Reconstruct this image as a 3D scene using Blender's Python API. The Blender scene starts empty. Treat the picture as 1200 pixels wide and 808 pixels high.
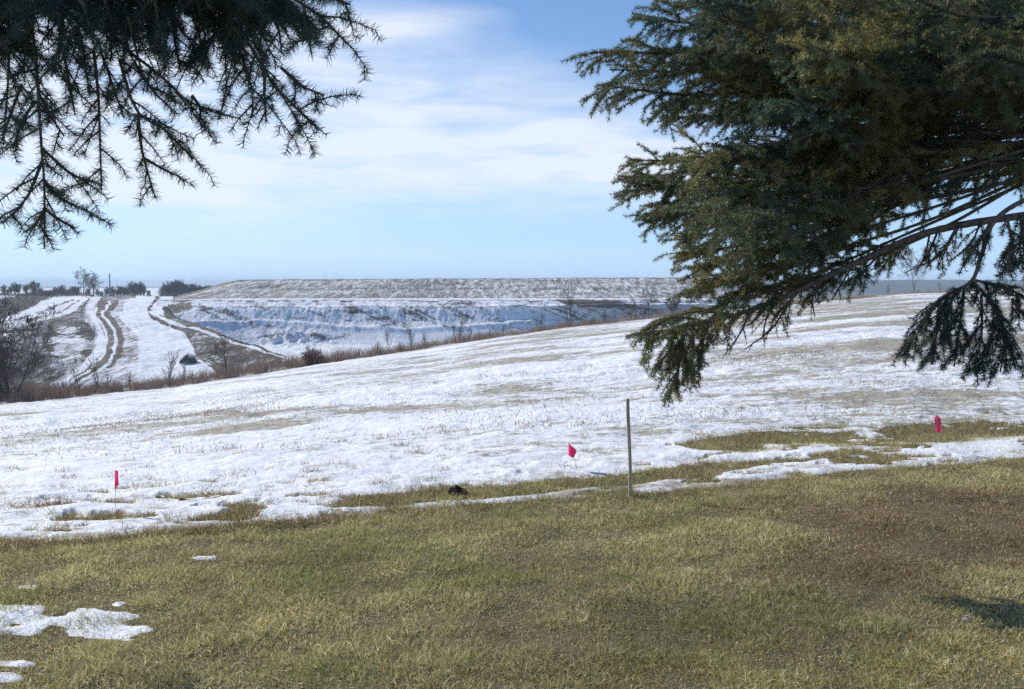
import bpy, math, random
import numpy as np
from math import radians, sin, cos, tan, atan, pi

RNG = np.random.default_rng(11)
random.seed(5)
scene = bpy.context.scene
COL = scene.collection

# ------------------------------------------------------------------ camera model
FPX, CX, CY, HZ, EYE = 924.0, 600.0, 404.0, 332.0, 1.6
TH = atan((CY - HZ) / FPX)
CT, ST = cos(TH), sin(TH)

def W(px, py, Y):
    """world point seen at photo position (px, py) at ground distance Y ahead"""
    px, py, Y = np.broadcast_arrays(np.asarray(px, float), np.asarray(py, float), np.asarray(Y, float))
    a = (px - CX) / FPX; b = (CY - py) / FPX
    dy = CT + b * ST; dz = -ST + b * CT
    k = Y / dy
    return np.stack([a * k, Y, EYE + dz * k], -1)

def proj(x, y, z):
    dz = z - EYE
    d = y * CT - dz * ST
    v = y * ST + dz * CT
    d = np.maximum(d, 1e-3)
    return CX + FPX * x / d, CY - FPX * v / d

# ------------------------------------------------------------------ noise
def _hash(ix, iy, seed):
    h = (ix.astype(np.int64) * 374761393 + iy.astype(np.int64) * 668265263 + seed * 1442695041) & 0xFFFFFFFF
    h = ((h ^ (h >> 13)) * 1274126177) & 0xFFFFFFFF
    h = (h ^ (h >> 16)) & 0xFFFFFFFF
    return h / 4294967295.0

def vnoise(x, y, seed=0):
    x = np.asarray(x, float); y = np.asarray(y, float)
    ix = np.floor(x); iy = np.floor(y); fx = x - ix; fy = y - iy
    fx = fx * fx * fx * (fx * (fx * 6 - 15) + 10); fy = fy * fy * fy * (fy * (fy * 6 - 15) + 10)
    a = _hash(ix, iy, seed); b = _hash(ix + 1, iy, seed)
    c = _hash(ix, iy + 1, seed); d = _hash(ix + 1, iy + 1, seed)
    return (a + (b - a) * fx + (c - a) * fy + (a - b - c + d) * fx * fy) * 2 - 1

def fbm(x, y, seed=0, oct=4, gain=0.5):
    x = np.asarray(x, float); y = np.asarray(y, float)
    s = 0; amp = 1; tot = 0
    for i in range(oct):
        s = s + amp * vnoise(x, y, seed + i * 17); tot += amp
        x, y = 0.8 * x * 2.03 + 0.6 * y * 2.03, -0.6 * x * 2.03 + 0.8 * y * 2.03
        amp *= gain
    return np.clip(1.7 * s / tot, -1, 1)

def sstep(a, b, x):
    t = np.clip((x - a) / (b - a), 0, 1)
    return t * t * (3 - 2 * t)

def interp(x, xs, ys): return np.interp(x, xs, ys)

def pol(P, x): P = np.asarray(P, float); return np.interp(x, P[:, 0], P[:, 1])

def in_poly(px, py, poly):
    """1 inside, 0 outside"""
    ins = np.zeros(np.shape(px), bool); n = len(poly)
    for i in range(n):
        x0, y0 = poly[i]; x1, y1 = poly[(i + 1) % n]
        if y0 == y1: continue
        c = ((y0 > py) != (y1 > py)) & (px < (x1 - x0) * (py - y0) / (y1 - y0) + x0)
        ins ^= c
    return ins

def dist_line(px, py, line):
    d = np.full(np.shape(px), 1e9)
    for (x0, y0), (x1, y1) in zip(line[:-1], line[1:]):
        vx, vy = x1 - x0, y1 - y0; L = vx * vx + vy * vy + 1e-9
        t = np.clip(((px - x0) * vx + (py - y0) * vy) / L, 0, 1)
        d = np.minimum(d, np.hypot(px - x0 - t * vx, py - y0 - t * vy))
    return d

# ------------------------------------------------------------------ materials
def mat(name):
    m = bpy.data.materials.new(name); m.use_nodes = True
    nt = m.node_tree; nt.nodes.clear()
    out = nt.nodes.new('ShaderNodeOutputMaterial')
    return m, nt, out

class N:
    """tiny node helper"""
    def __init__(s, nt): s.nt = nt
    def add(s, t, **kw):
        n = s.nt.nodes.new(t)
        for k, v in kw.items(): setattr(n, k, v)
        return n
    def link(s, a, b): s.nt.links.new(a, b)
    def val(s, sock, v):
        if isinstance(v, bpy.types.NodeSocket): s.link(v, sock)
        else: sock.default_value = v
    def math(s, op, a, b=0.0, c=None, clamp=False):
        n = s.add('ShaderNodeMath', operation=op, use_clamp=clamp)
        s.val(n.inputs[0], a); s.val(n.inputs[1], b)
        if c is not None: s.val(n.inputs[2], c)
        return n.outputs[0]
    def mix(s, f, a, b):
        n = s.add('ShaderNodeMix', data_type='RGBA')
        s.val(n.inputs[0], f)
        s.val(n.inputs[6], a if isinstance(a, bpy.types.NodeSocket) else (*a, 1))
        s.val(n.inputs[7], b if isinstance(b, bpy.types.NodeSocket) else (*b, 1))
        return n.outputs[2]
    def attr(s, name):
        return s.add('ShaderNodeAttribute', attribute_name=name)
    def noise(s, vec, scale, detail=3, rough=0.55, dist=0.0):
        n = s.add('ShaderNodeTexNoise')
        if vec is not None: s.link(vec, n.inputs['Vector'])
        n.inputs['Scale'].default_value = scale; n.inputs['Detail'].default_value = detail
        n.inputs['Roughness'].default_value = rough; n.inputs['Distortion'].default_value = dist
        return n.outputs[0]
    def mapr(s, v, a, b, c=0.0, d=1.0, smooth=True):
        n = s.add('ShaderNodeMapRange')
        if smooth: n.interpolation_type = 'SMOOTHSTEP'
        s.val(n.inputs[0], v); n.inputs[1].default_value = a; n.inputs[2].default_value = b
        n.inputs[3].default_value = c; n.inputs[4].default_value = d
        return n.outputs[0]
    def mapping(s, vec, scale=(1, 1, 1), rot=(0, 0, 0)):
        n = s.add('ShaderNodeMapping'); s.link(vec, n.inputs[0])
        n.inputs['Scale'].default_value = scale; n.inputs['Rotation'].default_value = rot
        return n.outputs[0]
    def bump(s, h, strength, dist):
        n = s.add('ShaderNodeBump'); n.inputs['Strength'].default_value = strength
        n.inputs['Distance'].default_value = dist; s.link(h, n.inputs['Height'])
        return n.outputs[0]
    def bsdf(s, color, rough=0.7, normal=None, spec=0.3):
        n = s.add('ShaderNodeBsdfPrincipled')
        s.val(n.inputs['Base Color'], color if isinstance(color, bpy.types.NodeSocket) else (*color, 1))
        s.val(n.inputs['Roughness'], rough)
        n.inputs['Specular IOR Level'].default_value = spec
        if normal is not None: s.link(normal, n.inputs['Normal'])
        return n

def m_plain(name, c, rough=0.7, spec=0.25, var=0.25, scale=20.0, bump=0.0):
    m, nt, out = mat(name); h = N(nt)
    tc = h.add('ShaderNodeTexCoord').outputs['Object']
    n = h.noise(tc, scale, 4)
    col = h.mix(h.mapr(n, .3, .7), tuple(x * (1 - var) for x in c), tuple(x * (1 + var) for x in c))
    nor = h.bump(n, bump, 0.01) if bump else None
    b = h.bsdf(col, rough, nor, spec); h.link(b.outputs[0], out.inputs[0])
    return m

def m_attr(name, rough=0.7, spec=0.2, trans=0.0, trans_tint=(1, 1, 1)):
    """colour of the thing itself comes from the attribute 'tint' (dry, green, brown blades; on needles a sunlit look is mixed in)"""
    m, nt, out = mat(name); h = N(nt)
    a = h.attr('tint')
    b = h.bsdf(a.outputs['Color'], rough, None, spec)
    if trans > 0:
        t = h.add('ShaderNodeBsdfTranslucent')
        mm = h.add('ShaderNodeMix', data_type='RGBA', blend_type='MULTIPLY'); mm.inputs[0].default_value = 1
        h.link(a.outputs['Color'], mm.inputs[6]); mm.inputs[7].default_value = (*trans_tint, 1)
        h.link(mm.outputs[2], t.inputs[0])
        mx = h.add('ShaderNodeMixShader'); mx.inputs[0].default_value = trans
        h.link(b.outputs[0], mx.inputs[1]); h.link(t.outputs[0], mx.inputs[2])
        h.link(mx.outputs[0], out.inputs[0])
    else:
        h.link(b.outputs[0], out.inputs[0])
    return m

SNOW_C = (0.86, 0.875, 0.90)

def m_snow():
    m, nt, out = mat('snow'); h = N(nt)
    tc = h.add('ShaderNodeTexCoord').outputs['Object']
    bare = h.attr('bare').outputs['Fac']
    v1 = h.mapping(tc, (0.55, 1.25, 1), (0, 0, radians(-20)))
    n1 = h.noise(v1, 0.45, 5, 0.62); n2 = h.noise(v1, 3.2, 5, 0.72); n3 = h.noise(tc, 26, 3, .6)
    s = h.math('ADD', h.math('MULTIPLY', n1, 0.42), h.math('MULTIPLY', n2, 0.68))
    s = h.math('ADD', s, h.math('MULTIPLY', h.noise(tc, 11, 4, .75), 0.46))
    s = h.math('ADD', s, h.math('MULTIPLY', bare, 0.42))
    f = h.mapr(s, 0.90, 1.07)
    f = h.math('MULTIPLY', f, h.mapr(bare, 0.0, 0.35, 0.0, 0.85))
    straw = h.mix(h.mapr(n3, .35, .65), (0.20, 0.165, 0.10), (0.33, 0.28, 0.17))
    snowc = h.mix(h.mapr(n2, .35, .65), (0.74, 0.76, 0.80), (0.82, 0.83, 0.85))
    col = h.mix(f, snowc, straw)
    nb = h.math('ADD', h.noise(tc, 9, 4, .6), h.math('MULTIPLY', h.noise(tc, 60, 2, .6), .25))
    nor = h.bump(nb, 0.6, 0.035)
    b = h.bsdf(col, 0.65, nor, 0.2); h.link(b.outputs[0], out.inputs[0])
    return m

def m_ground():
    """turf under the blades: dark thatch and soil close by, brown weeds and thin snow in the valley"""
    m, nt, out = mat('turf'); h = N(nt)
    tc = h.add('ShaderNodeTexCoord').outputs['Object']
    n1 = h.noise(tc, 1.1, 4, .6); n2 = h.noise(tc, 14, 4, .65); n3 = h.noise(tc, 90, 3, .6)
    a = h.mix(h.mapr(n1, .35, .65), (0.14, 0.13, 0.065), (0.17, 0.135, 0.085))
    b_ = h.mix(h.mapr(n2, .35, .65), a, (0.20, 0.17, 0.10))
    c = h.mix(h.mapr(n3, .4, .68), b_, (0.06, 0.045, 0.03))
    nor = h.bump(n2, .8, .02)
    b = h.bsdf(c, .9, nor, .1); h.link(b.outputs[0], out.inputs[0])
    return m

def m_terrain(name, sx=1.0, sy=1.0, fine=1.2, amount=0.8, rot=0.0):
    """far slopes: 'snow' says how much of the ground the thin snow covers, 'tone' what the bare ground is"""
    m, nt, out = mat(name); h = N(nt)
    tc = h.add('ShaderNodeTexCoord').outputs['Object']
    v = h.mapping(tc, (sx, sy, 1), (0, 0, rot))
    n1 = h.noise(v, 0.25 * fine, 4, .6); n2 = h.noise(v, fine, 5, .75); n3 = h.noise(tc, 0.05, 3, .5)
    sn = h.attr('snow').outputs['Fac']; tn = h.attr('tone').outputs['Fac']
    n4 = h.noise(v, fine * 4.5, 3, .7)
    nn = h.math('ADD', h.math('ADD', h.math('MULTIPLY', n1, .34), h.math('MULTIPLY', n2, .42)), h.math('MULTIPLY', n4, .24))
    lim = h.math('SUBTRACT', 1.0, sn)
    d = h.math('SUBTRACT', h.mapr(nn, .32, .68, 0, 1, False), lim)
    f = h.mapr(d, -0.24, 0.24)
    g1 = h.mix(h.mapr(tn, 0, .5, 0, 1, False), (0.055, 0.046, 0.040), (0.145, 0.112, 0.083))
    g2 = h.mix(h.mapr(tn, .5, 1, 0, 1, False), g1, (0.33, 0.27, 0.19))
    g3 = h.mix(h.mapr(n2, .3, .7), g2, h.mix(.35, g2, (0.04, .035, .03)))
    snc = h.mix(h.mapr(n1, .3, .7), (0.74, 0.77, 0.81), (0.82, 0.83, 0.86))
    col = h.mix(h.math('MULTIPLY', f, 0.96), g3, snc)
    nor = h.bump(nn, amount, 0.6)
    b = h.bsdf(col, .85, nor, .1); h.link(b.outputs[0], out.inputs[0])
    return m

# ------------------------------------------------------------------ mesh helpers
def mesh_np(name, verts, faces, material, parent=None, attrs=None, tint=None, smooth=False, nside=None):
    """faces: (n,k) int array"""
    verts = np.ascontiguousarray(verts, dtype=np.float32); faces = np.ascontiguousarray(faces, dtype=np.int32)
    me = bpy.data.meshes.new(name)
    n, k = faces.shape
    me.vertices.add(len(verts)); me.vertices.foreach_set('co', verts.ravel())
    me.loops.add(n * k); me.loops.foreach_set('vertex_index', faces.ravel())
    me.polygons.add(n)
    me.polygons.foreach_set('loop_start', np.arange(0, n * k, k, dtype=np.int32))
    try: me.polygons.foreach_set('loop_total', np.full(n, k, dtype=np.int32))
    except Exception: pass
    if smooth: me.polygons.foreach_set('use_smooth', np.ones(n, bool))
    me.update(calc_edges=True)
    if attrs:
        for kx, vx in attrs.items():
            at = me.attributes.new(kx, 'FLOAT', 'POINT'); at.data.foreach_set('value', np.ascontiguousarray(vx, dtype=np.float32).ravel())
    if tint is not None:
        at = me.attributes.new('tint', 'FLOAT_COLOR', 'POINT')
        t4 = np.ones((len(verts), 4), np.float32); t4[:, :3] = tint
        at.data.foreach_set('color', t4.ravel())
    me.materials.append(material)
    o = bpy.data.objects.new(name, me); COL.objects.link(o)
    if parent is not None: o.parent = parent
    return o

def grid_obj(name, P, material, attrs=None, keep=None, smooth=True, parent=None):
    n, m = P.shape[:2]
    idx = np.arange(n * m).reshape(n, m)
    f = np.stack([idx[:-1, :-1], idx[:-1, 1:], idx[1:, 1:], idx[1:, :-1]], -1).reshape(-1, 4)
    V = P.reshape(-1, 3); A = {k: np.asarray(v).reshape(-1) for k, v in (attrs or {}).items()}
    if keep is not None:
        kk = keep.reshape(-1); f = f[kk[f].any(1)]
        used = np.zeros(len(V), bool); used[f.ravel()] = True
        remap = np.cumsum(used) - 1; f = remap[f]; V = V[used]; A = {k: v[used] for k, v in A.items()}
    return mesh_np(name, V, f, material, parent, A, smooth=smooth)

def empty(name, loc, label, cat, group=None):
    o = bpy.data.objects.new(name, None); COL.objects.link(o); o.location = loc
    return tag(o, label, cat, group)

def tag(o, label, cat, group=None, kind=None):
    if label: o['label'] = label
    if cat: o['category'] = cat
    if group: o['group'] = group
    if kind: o['kind'] = kind
    return o

def struct(o, label=None, cat=None):
    o['kind'] = 'structure'
    if label: o['label'] = label
    if cat: o['category'] = cat
    return o

def norm(v): return v / np.maximum(np.linalg.norm(v, axis=-1, keepdims=True), 1e-9)

class Sticks:
    """many thin three sided branch segments collected into one mesh"""
    def __init__(s): s.p0 = []; s.p1 = []; s.r0 = []; s.r1 = []
    def add(s, a, b, ra, rb): s.p0.append(a); s.p1.append(b); s.r0.append(ra); s.r1.append(rb)
    def arrays(s): return np.array(s.p0), np.array(s.p1), np.array(s.r0), np.array(s.r1)
    def geo(s, sides=3):
        p0, p1, r0, r1 = s.arrays()
        d = norm(p1 - p0); up = np.where(np.abs(d[:, 2:3]) > .9, np.array([[1., 0, 0]]), np.array([[0., 0, 1]]))
        a = norm(np.cross(d, up)); b = np.cross(d, a)
        V = []; 
        for p, r in ((p0, r0), (p1, r1)):
            for k in range(sides):
                t = 2 * pi * k / sides
                V.append(p + (a * cos(t) + b * sin(t)) * r[:, None])
        V = np.stack(V, 1)
        n = len(p0); base = (np.arange(n) * 2 * sides)[:, None]
        F = []
        for k in range(sides):
            k2 = (k + 1) % sides
            F.append(base + np.array([[k, k2, sides + k2, sides + k]]))
        return V.reshape(-1, 3), np.concatenate(F)

def tube_geo(pts, rad, sides=8, bumpy=0.0, seed=0):
    pts = np.asarray(pts, float); rad = np.asarray(rad, float); n = len(pts)
    d = norm(np.gradient(pts, axis=0)); up = np.array([0.13, 0.21, 1.0])
    a = norm(np.cross(d, np.broadcast_to(up, d.shape)) + 1e-6); b = np.cross(d, a)
    V = []
    rr = np.random.default_rng(seed)
    for k in range(sides):
        t = 2 * pi * k / sides
        r = rad * (1 + bumpy * rr.uniform(-1, 1, n))
        V.append(pts + (a * cos(t) + b * sin(t)) * r[:, None])
    V = np.stack(V, 1); F = []
    for k in range(sides):
        k2 = (k + 1) % sides; i = np.arange(n - 1) * sides
        F.append(np.stack([i + k, i + k2, i + sides + k2, i + sides + k], -1))
    return V.reshape(-1, 3), np.concatenate(F)

def join(*gs):
    V = []; F = []; o = 0
    for v, f in gs:
        V.append(v); F.append(f + o); o += len(v)
    return np.concatenate(V), np.concatenate(F)

def catmull(P, n):
    P = np.asarray(P, float)
    P = np.concatenate([[2 * P[0] - P[1]], P, [2 * P[-1] - P[-2]]])
    m = len(P) - 3; t = np.linspace(0, m - 1e-6, n); i = t.astype(int); u = (t - i)[:, None]
    a, b, c, d = P[i], P[i + 1], P[i + 2], P[i + 3]
    return .5 * ((2 * b) + (-a + c) * u + (2 * a - 5 * b + 4 * c - d) * u ** 2 + (-a + 3 * b - 3 * c + d) * u ** 3)

def blades(base, length, width, direc, bend, tint, name, material, rng, parent=None):
    """flat blades of grass or weed: quad and tip, two faces each"""
    n = len(base)
    side = norm(np.cross(direc, rng.normal(size=(n, 3))))
    w = (width / 2)[:, None]; L = length[:, None]
    mid = base + direc * L * .55
    tip = base + direc * L * .95 + bend * L
    V = np.stack([base - side * w, base + side * w, mid + side * w * .8 + bend * L * .3, mid - side * w * .8 + bend * L * .3, tip + side * w * .12, tip - side * w * .12], 1)
    o = np.arange(n)[:, None] * 6
    F = np.concatenate([o + np.array([[0, 1, 2, 3]]), o + np.array([[3, 2, 4, 5]])])
    return mesh_np(name, V.reshape(-1, 3), F, material, parent, tint=np.repeat(tint, 6, 0))

# ------------------------------------------------------------------ terrain
CREST = np.array([  # photo column, distance, photo row of the far edge of the near field
    (-232, 50, 496), (0, 58, 474.5), (100, 63, 466), (200, 70, 455.5), (300, 78, 440), (400, 86, 424), (500, 96, 410),
    (600, 105, 394), (700, 112, 382), (800, 118, 370), (900, 122, 361), (1000, 126, 351), (1070, 130, 345.5), (1200, 140, 339.5), (1432, 150, 331)], float)

def polar(x, y):
    az = np.arctan2(x, y); r = np.hypot(x, y)
    azc = np.clip(az, -radians(42), radians(42))
    pc = CX + FPX * np.tan(azc)
    d = r * np.cos(azc)
    fade = 1 - sstep(radians(60), radians(150), np.abs(az))
    return pc, d, fade

CZ = np.array([W(px, row, d)[2] for px, d, row in CREST])

def crest(pc): return np.interp(pc, CREST[:, 0], CREST[:, 1]), np.interp(pc, CREST[:, 0], CZ)

def H(x, y):
    x = np.asarray(x, float); y = np.asarray(y, float)
    pc, d, fade = polar(x, y)
    dc, zc = crest(pc)
    t = (d - 4.5) / (dc - 4.5)
    k = 0.05
    ts = np.where(t > .5, t, k * np.log1p(np.exp(np.clip(t / k, -40, 40)))) - k * math.log1p(1) * np.exp(-np.abs(t) * 8)
    z = zc * np.minimum(ts, 1.0)
    # far side of the crest: drops into the valley
    e = np.maximum(d - dc, 0)
    drop = np.minimum(zc - (-25.0), 30)
    z = z - drop * sstep(0, 85, e) - np.minimum(e * 0.06, 1.0) * 0
    z = z * fade
    # gentle unevenness
    z = z + 0.10 * fbm(x / 9, y / 9, 3, 3) * sstep(6, 20, d) + 0.016 * fbm(x / .5, y / .5, 5, 3) * (1 - sstep(15, 30, d)) 
    return z

def on_ground(px, row, y0=1.0, y1=200.0):
    """where the sight line through a photo position meets the near ground"""
    px = np.atleast_1d(np.asarray(px, float)); row = np.atleast_1d(np.asarray(row, float))
    ys = np.geomspace(y0, y1, 500)
    P = W(px[:, None], row[:, None], ys[None, :])
    below = P[..., 2] < H(P[..., 0], P[..., 1])
    i = np.argmax(below, 1); i = np.where(below.any(1), i, 499)
    lo = ys[np.maximum(i - 1, 0)]; hi = ys[i]
    for _ in range(16):
        mid = (lo + hi) / 2; Q = W(px, row, mid); b = Q[:, 2] < H(Q[:, 0], Q[:, 1])
        hi = np.where(b, mid, hi); lo = np.where(b, lo, mid)
    return W(px, row, hi)

EDGE = [(-250, 668), (0, 641), (100, 633), (200, 623), (300, 613), (400, 606), (470, 600), (560, 593), (640, 586), (740, 580), (830, 572), (900, 563), (1000, 552), (1100, 546), (1200, 538), (1450, 520)]
STRIP_A = [(392, 595), (420, 590), (520, 579), (600, 574), (680, 566), (740, 561), (800, 552), (880, 545)]
STRIP_B = [(820, 523), (900, 515), (970, 511), (1050, 509), (1110, 506), (1200, 502), (1400, 496)]
STRIP_C = [(400, 604), (470, 598), (560, 592)]
PATCHES = [(0, 722, 48, 12), (62, 741, 78, 8.5), (122, 723, 40, 8), (141, 709, 14, 5), (138, 737, 36, 4), (3, 777, 28, 4.5), (-18, 795, 32, 6),
           (240, 655, 12, 1.7), (33, 688, 9, 2.4), (92, 731, 52, 9), (-70, 735, 70, 20)]

def snow_depth(x, y):
    """thickness of the lying snow above the turf; below zero the turf is bare"""
    z = H(x, y); px, row = proj(x, y, z)
    n1 = fbm(x / .55, y / .32, 21, 4); n2 = fbm(x / 2.6, y / 1.6, 31, 4)
    q = pol(EDGE, px) - row                     # in photo pixels, positive beyond the edge
    base = np.clip(q / 5.0, -1.3, 1.0)
    n0 = fbm(x / .13, y / .08, 25, 3)
    lump = .52 * n1 + .38 * n2 + .42 * n0
    s = base + lump * sstep(-2, 6, q) * np.interp(px, [380, 470], [.5, .85])
    # melted strips of old grass
    def strip(line, half, amp, rag=1.0):
        m = pol(line, px) + 2.6 * rag * n2; hx = np.interp(px, [line[0][0] - 30, line[0][0] + 60, line[-1][0] - 60, line[-1][0] + 30], [0.01, 1, 1, 0.01])
        return (amp + rag * (.9 * n1 + .5 * n0)) * np.exp(-((row - m) / (half * np.maximum(hx, .02))) ** 2 * .8) * (px > line[0][0] - 40) * (px < line[-1][0] + 40)
    s = s - strip(STRIP_A, 7.5, 1.9) - strip(STRIP_B, 13.0, 1.8, 2.0) - strip(STRIP_C, 2.0, .9)
    # scattered tufts that have melted free near the edge on the left
    n3 = fbm(x / .40, y / .17, 55, 3)
    thr = .16 + .62 * np.clip(q / 70, 0, 1.5) + .35 * sstep(330, 470, px) - .22 * sstep(720, 800, px)
    s = s - 2.6 * sstep(thr, thr + .3, n3) * sstep(0, 4, q)
    s = np.where(q > 55, np.maximum(s, .35 + .3 * n0 - 1.9 * strip(STRIP_B, 14.0, 1.0, 1.6)), s)
    pm = np.full(np.shape(px), -9.0)
    for (a, b, rx, ry) in PATCHES:
        pm = np.maximum(pm, 1 - ((px - a) / rx) ** 2 - ((row - b) / ry) ** 2)
    s = np.maximum(s, np.clip(pm * .8 + .6 * n1 + .75 * n0 + .16, -1.3, .24))
    return 0.019 * np.clip(s, -1.3, 1.15) + .09 * sstep(10, 24, np.hypot(x, y)), px, row, q

def snow_relief(x, y, d):
    a = fbm(x / 1.3, y / .5, 91, 4); b = fbm(x / 4.5, y / 2.2, 93, 3); c = fbm(x / .22, y / .16, 95, 2)
    return (.017 - .003 * sstep(9, 25, d)) * a + .05 * b * sstep(8, 20, d) + .010 * c * (1 - .5 * sstep(10, 30, d)) + .03 * fbm(x / .5, y / .8, 97, 3) * sstep(9, 20, d)

# angles and distances of the ground sheet: fine where the photo looks, coarse elsewhere
fine_az = np.arctan(np.linspace(-.80, .80, 1050))
rest = np.linspace(fine_az[-1], 2 * pi + fine_az[0], 420)[1:-1]
az_all = np.concatenate([fine_az, rest, [2 * pi + fine_az[0]]])
rr = np.concatenate([[0.02, .8, 1.6, 2.2], np.geomspace(2.6, 160, 420), np.geomspace(165, 7000, 60)])
AZ, RR = np.meshgrid(az_all, rr, indexing='ij')
azw = np.where(AZ > pi, AZ - 2 * pi, AZ)
DD = RR / np.cos(np.clip(azw, -radians(42), radians(42)))
X, Y = DD * np.sin(azw), DD * np.cos(azw)
G = np.stack([X, Y, H(X, Y)], -1)
ground = struct(grid_obj('ground', G, m_ground()))

sy = np.geomspace(2.75, 150, 560)
su = np.concatenate([-np.geomspace(2.2, .803, 130), np.linspace(-.80, .80, 1150), np.geomspace(.803, 2.2, 130)])
U, SY = np.meshgrid(su, sy, indexing='ij')
X, Y = U * SY, SY
pc, d, _ = polar(X, Y); dc, zc = crest(pc)
sd, px, row, q = snow_depth(X, Y)
hs = sd + snow_relief(X, Y, d) * sstep(-.010, .022, sd)
hs = np.where(sd > .004, np.maximum(hs, .3 * sd + .008 * sstep(.004, .012, sd)), hs)
fin = sstep(dc + 7, dc + 2, d)
Z = H(X, Y) + hs * fin - .05 * (1 - fin)
bare = .16 + .55 * np.exp(-((row - np.interp(px, [0, 300, 620, 760], [491, 488, 474, 470])) / 4.0) ** 2) * (px < 800)
bare += .45 * np.exp(-(((px - 590) / 115) ** 2 + ((row - 458) / 11) ** 2)) + .3 * np.exp(-(((px - 250) / 260) ** 2 + ((row - 500) / 14) ** 2))
bare += .18 * np.exp(-(((px - 1010) / 240) ** 2 + ((row - 380) / 22) ** 2)) + .35 * np.exp(-(((px - 980) / 260) ** 2 + ((row - 470) / 9) ** 2))
bare += .4 * sstep(520, 350, row) * .5 + .25 * np.exp(-(q / 14) ** 2)
bare += .13 + .05 * sstep(10, 40, d)
bare *= .85 + .6 * fbm(X / 6, Y / 3, 41, 3)
# wheel tracks pressed into the snow towards the hedge
tr = np.minimum(dist_line(px, row, [(140, 470), (300, 452), (420, 433), (560, 410)]), dist_line(px, row, [(120, 476), (300, 458), (430, 438), (580, 412)]))
Z = Z - .07 * np.exp(-(tr / 1.1) ** 2) * sstep(30, 50, d)
tr2 = dist_line(px, row, [(0, 482), (120, 476)])
Z = Z - .03 * np.exp(-(tr2 / 1.3) ** 2)
snow = struct(grid_obj('snow_field', np.stack([X, Y, Z], -1), m_snow(), {'bare': np.clip(bare, 0, 1)}, keep=(sd > -.018) & (d < dc + 7)))

# ------------------------------------------------------------------ far hill with the lane, quarry slope and mound
def terrain_patch(name, pxs, rows, depthf, paint, material, relief, keepf=None, warp=None):
    PX, ROW = np.meshgrid(pxs, rows, indexing='ij')
    if warp is not None: PX = warp(PX, ROW)
    D = depthf(PX, ROW)
    P = W(PX, ROW, D)
    P[..., 2] += relief(P[..., 0], P[..., 1], PX, ROW)
    s, t = paint(PX, ROW, P)
    return struct(grid_obj(name, P, material, {'snow': np.clip(s, 0, 1), 'tone': np.clip(t, 0, 1)}, keep=None if keepf is None else keepf(PX, ROW)))

# -- left hill (spur): its right edge is a bank that comes forward of the quarry
RB = [(336, 205), (350, 203), (362, 190), (368, 193), (381, 233), (396, 269), (407, 303), (418, 331), (426, 345), (500, 420)]
HROWS = [338, 341, 344, 347, 349.5, 352, 360, 370, 380, 400, 420, 450, 485]
HDEPTH = [1500, 900, 620, 480, 385, 352, 318, 285, 256, 222, 196, 172, 150]

def hill_depth(PX, ROW): return np.interp(ROW, HROWS, HDEPTH)

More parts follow.
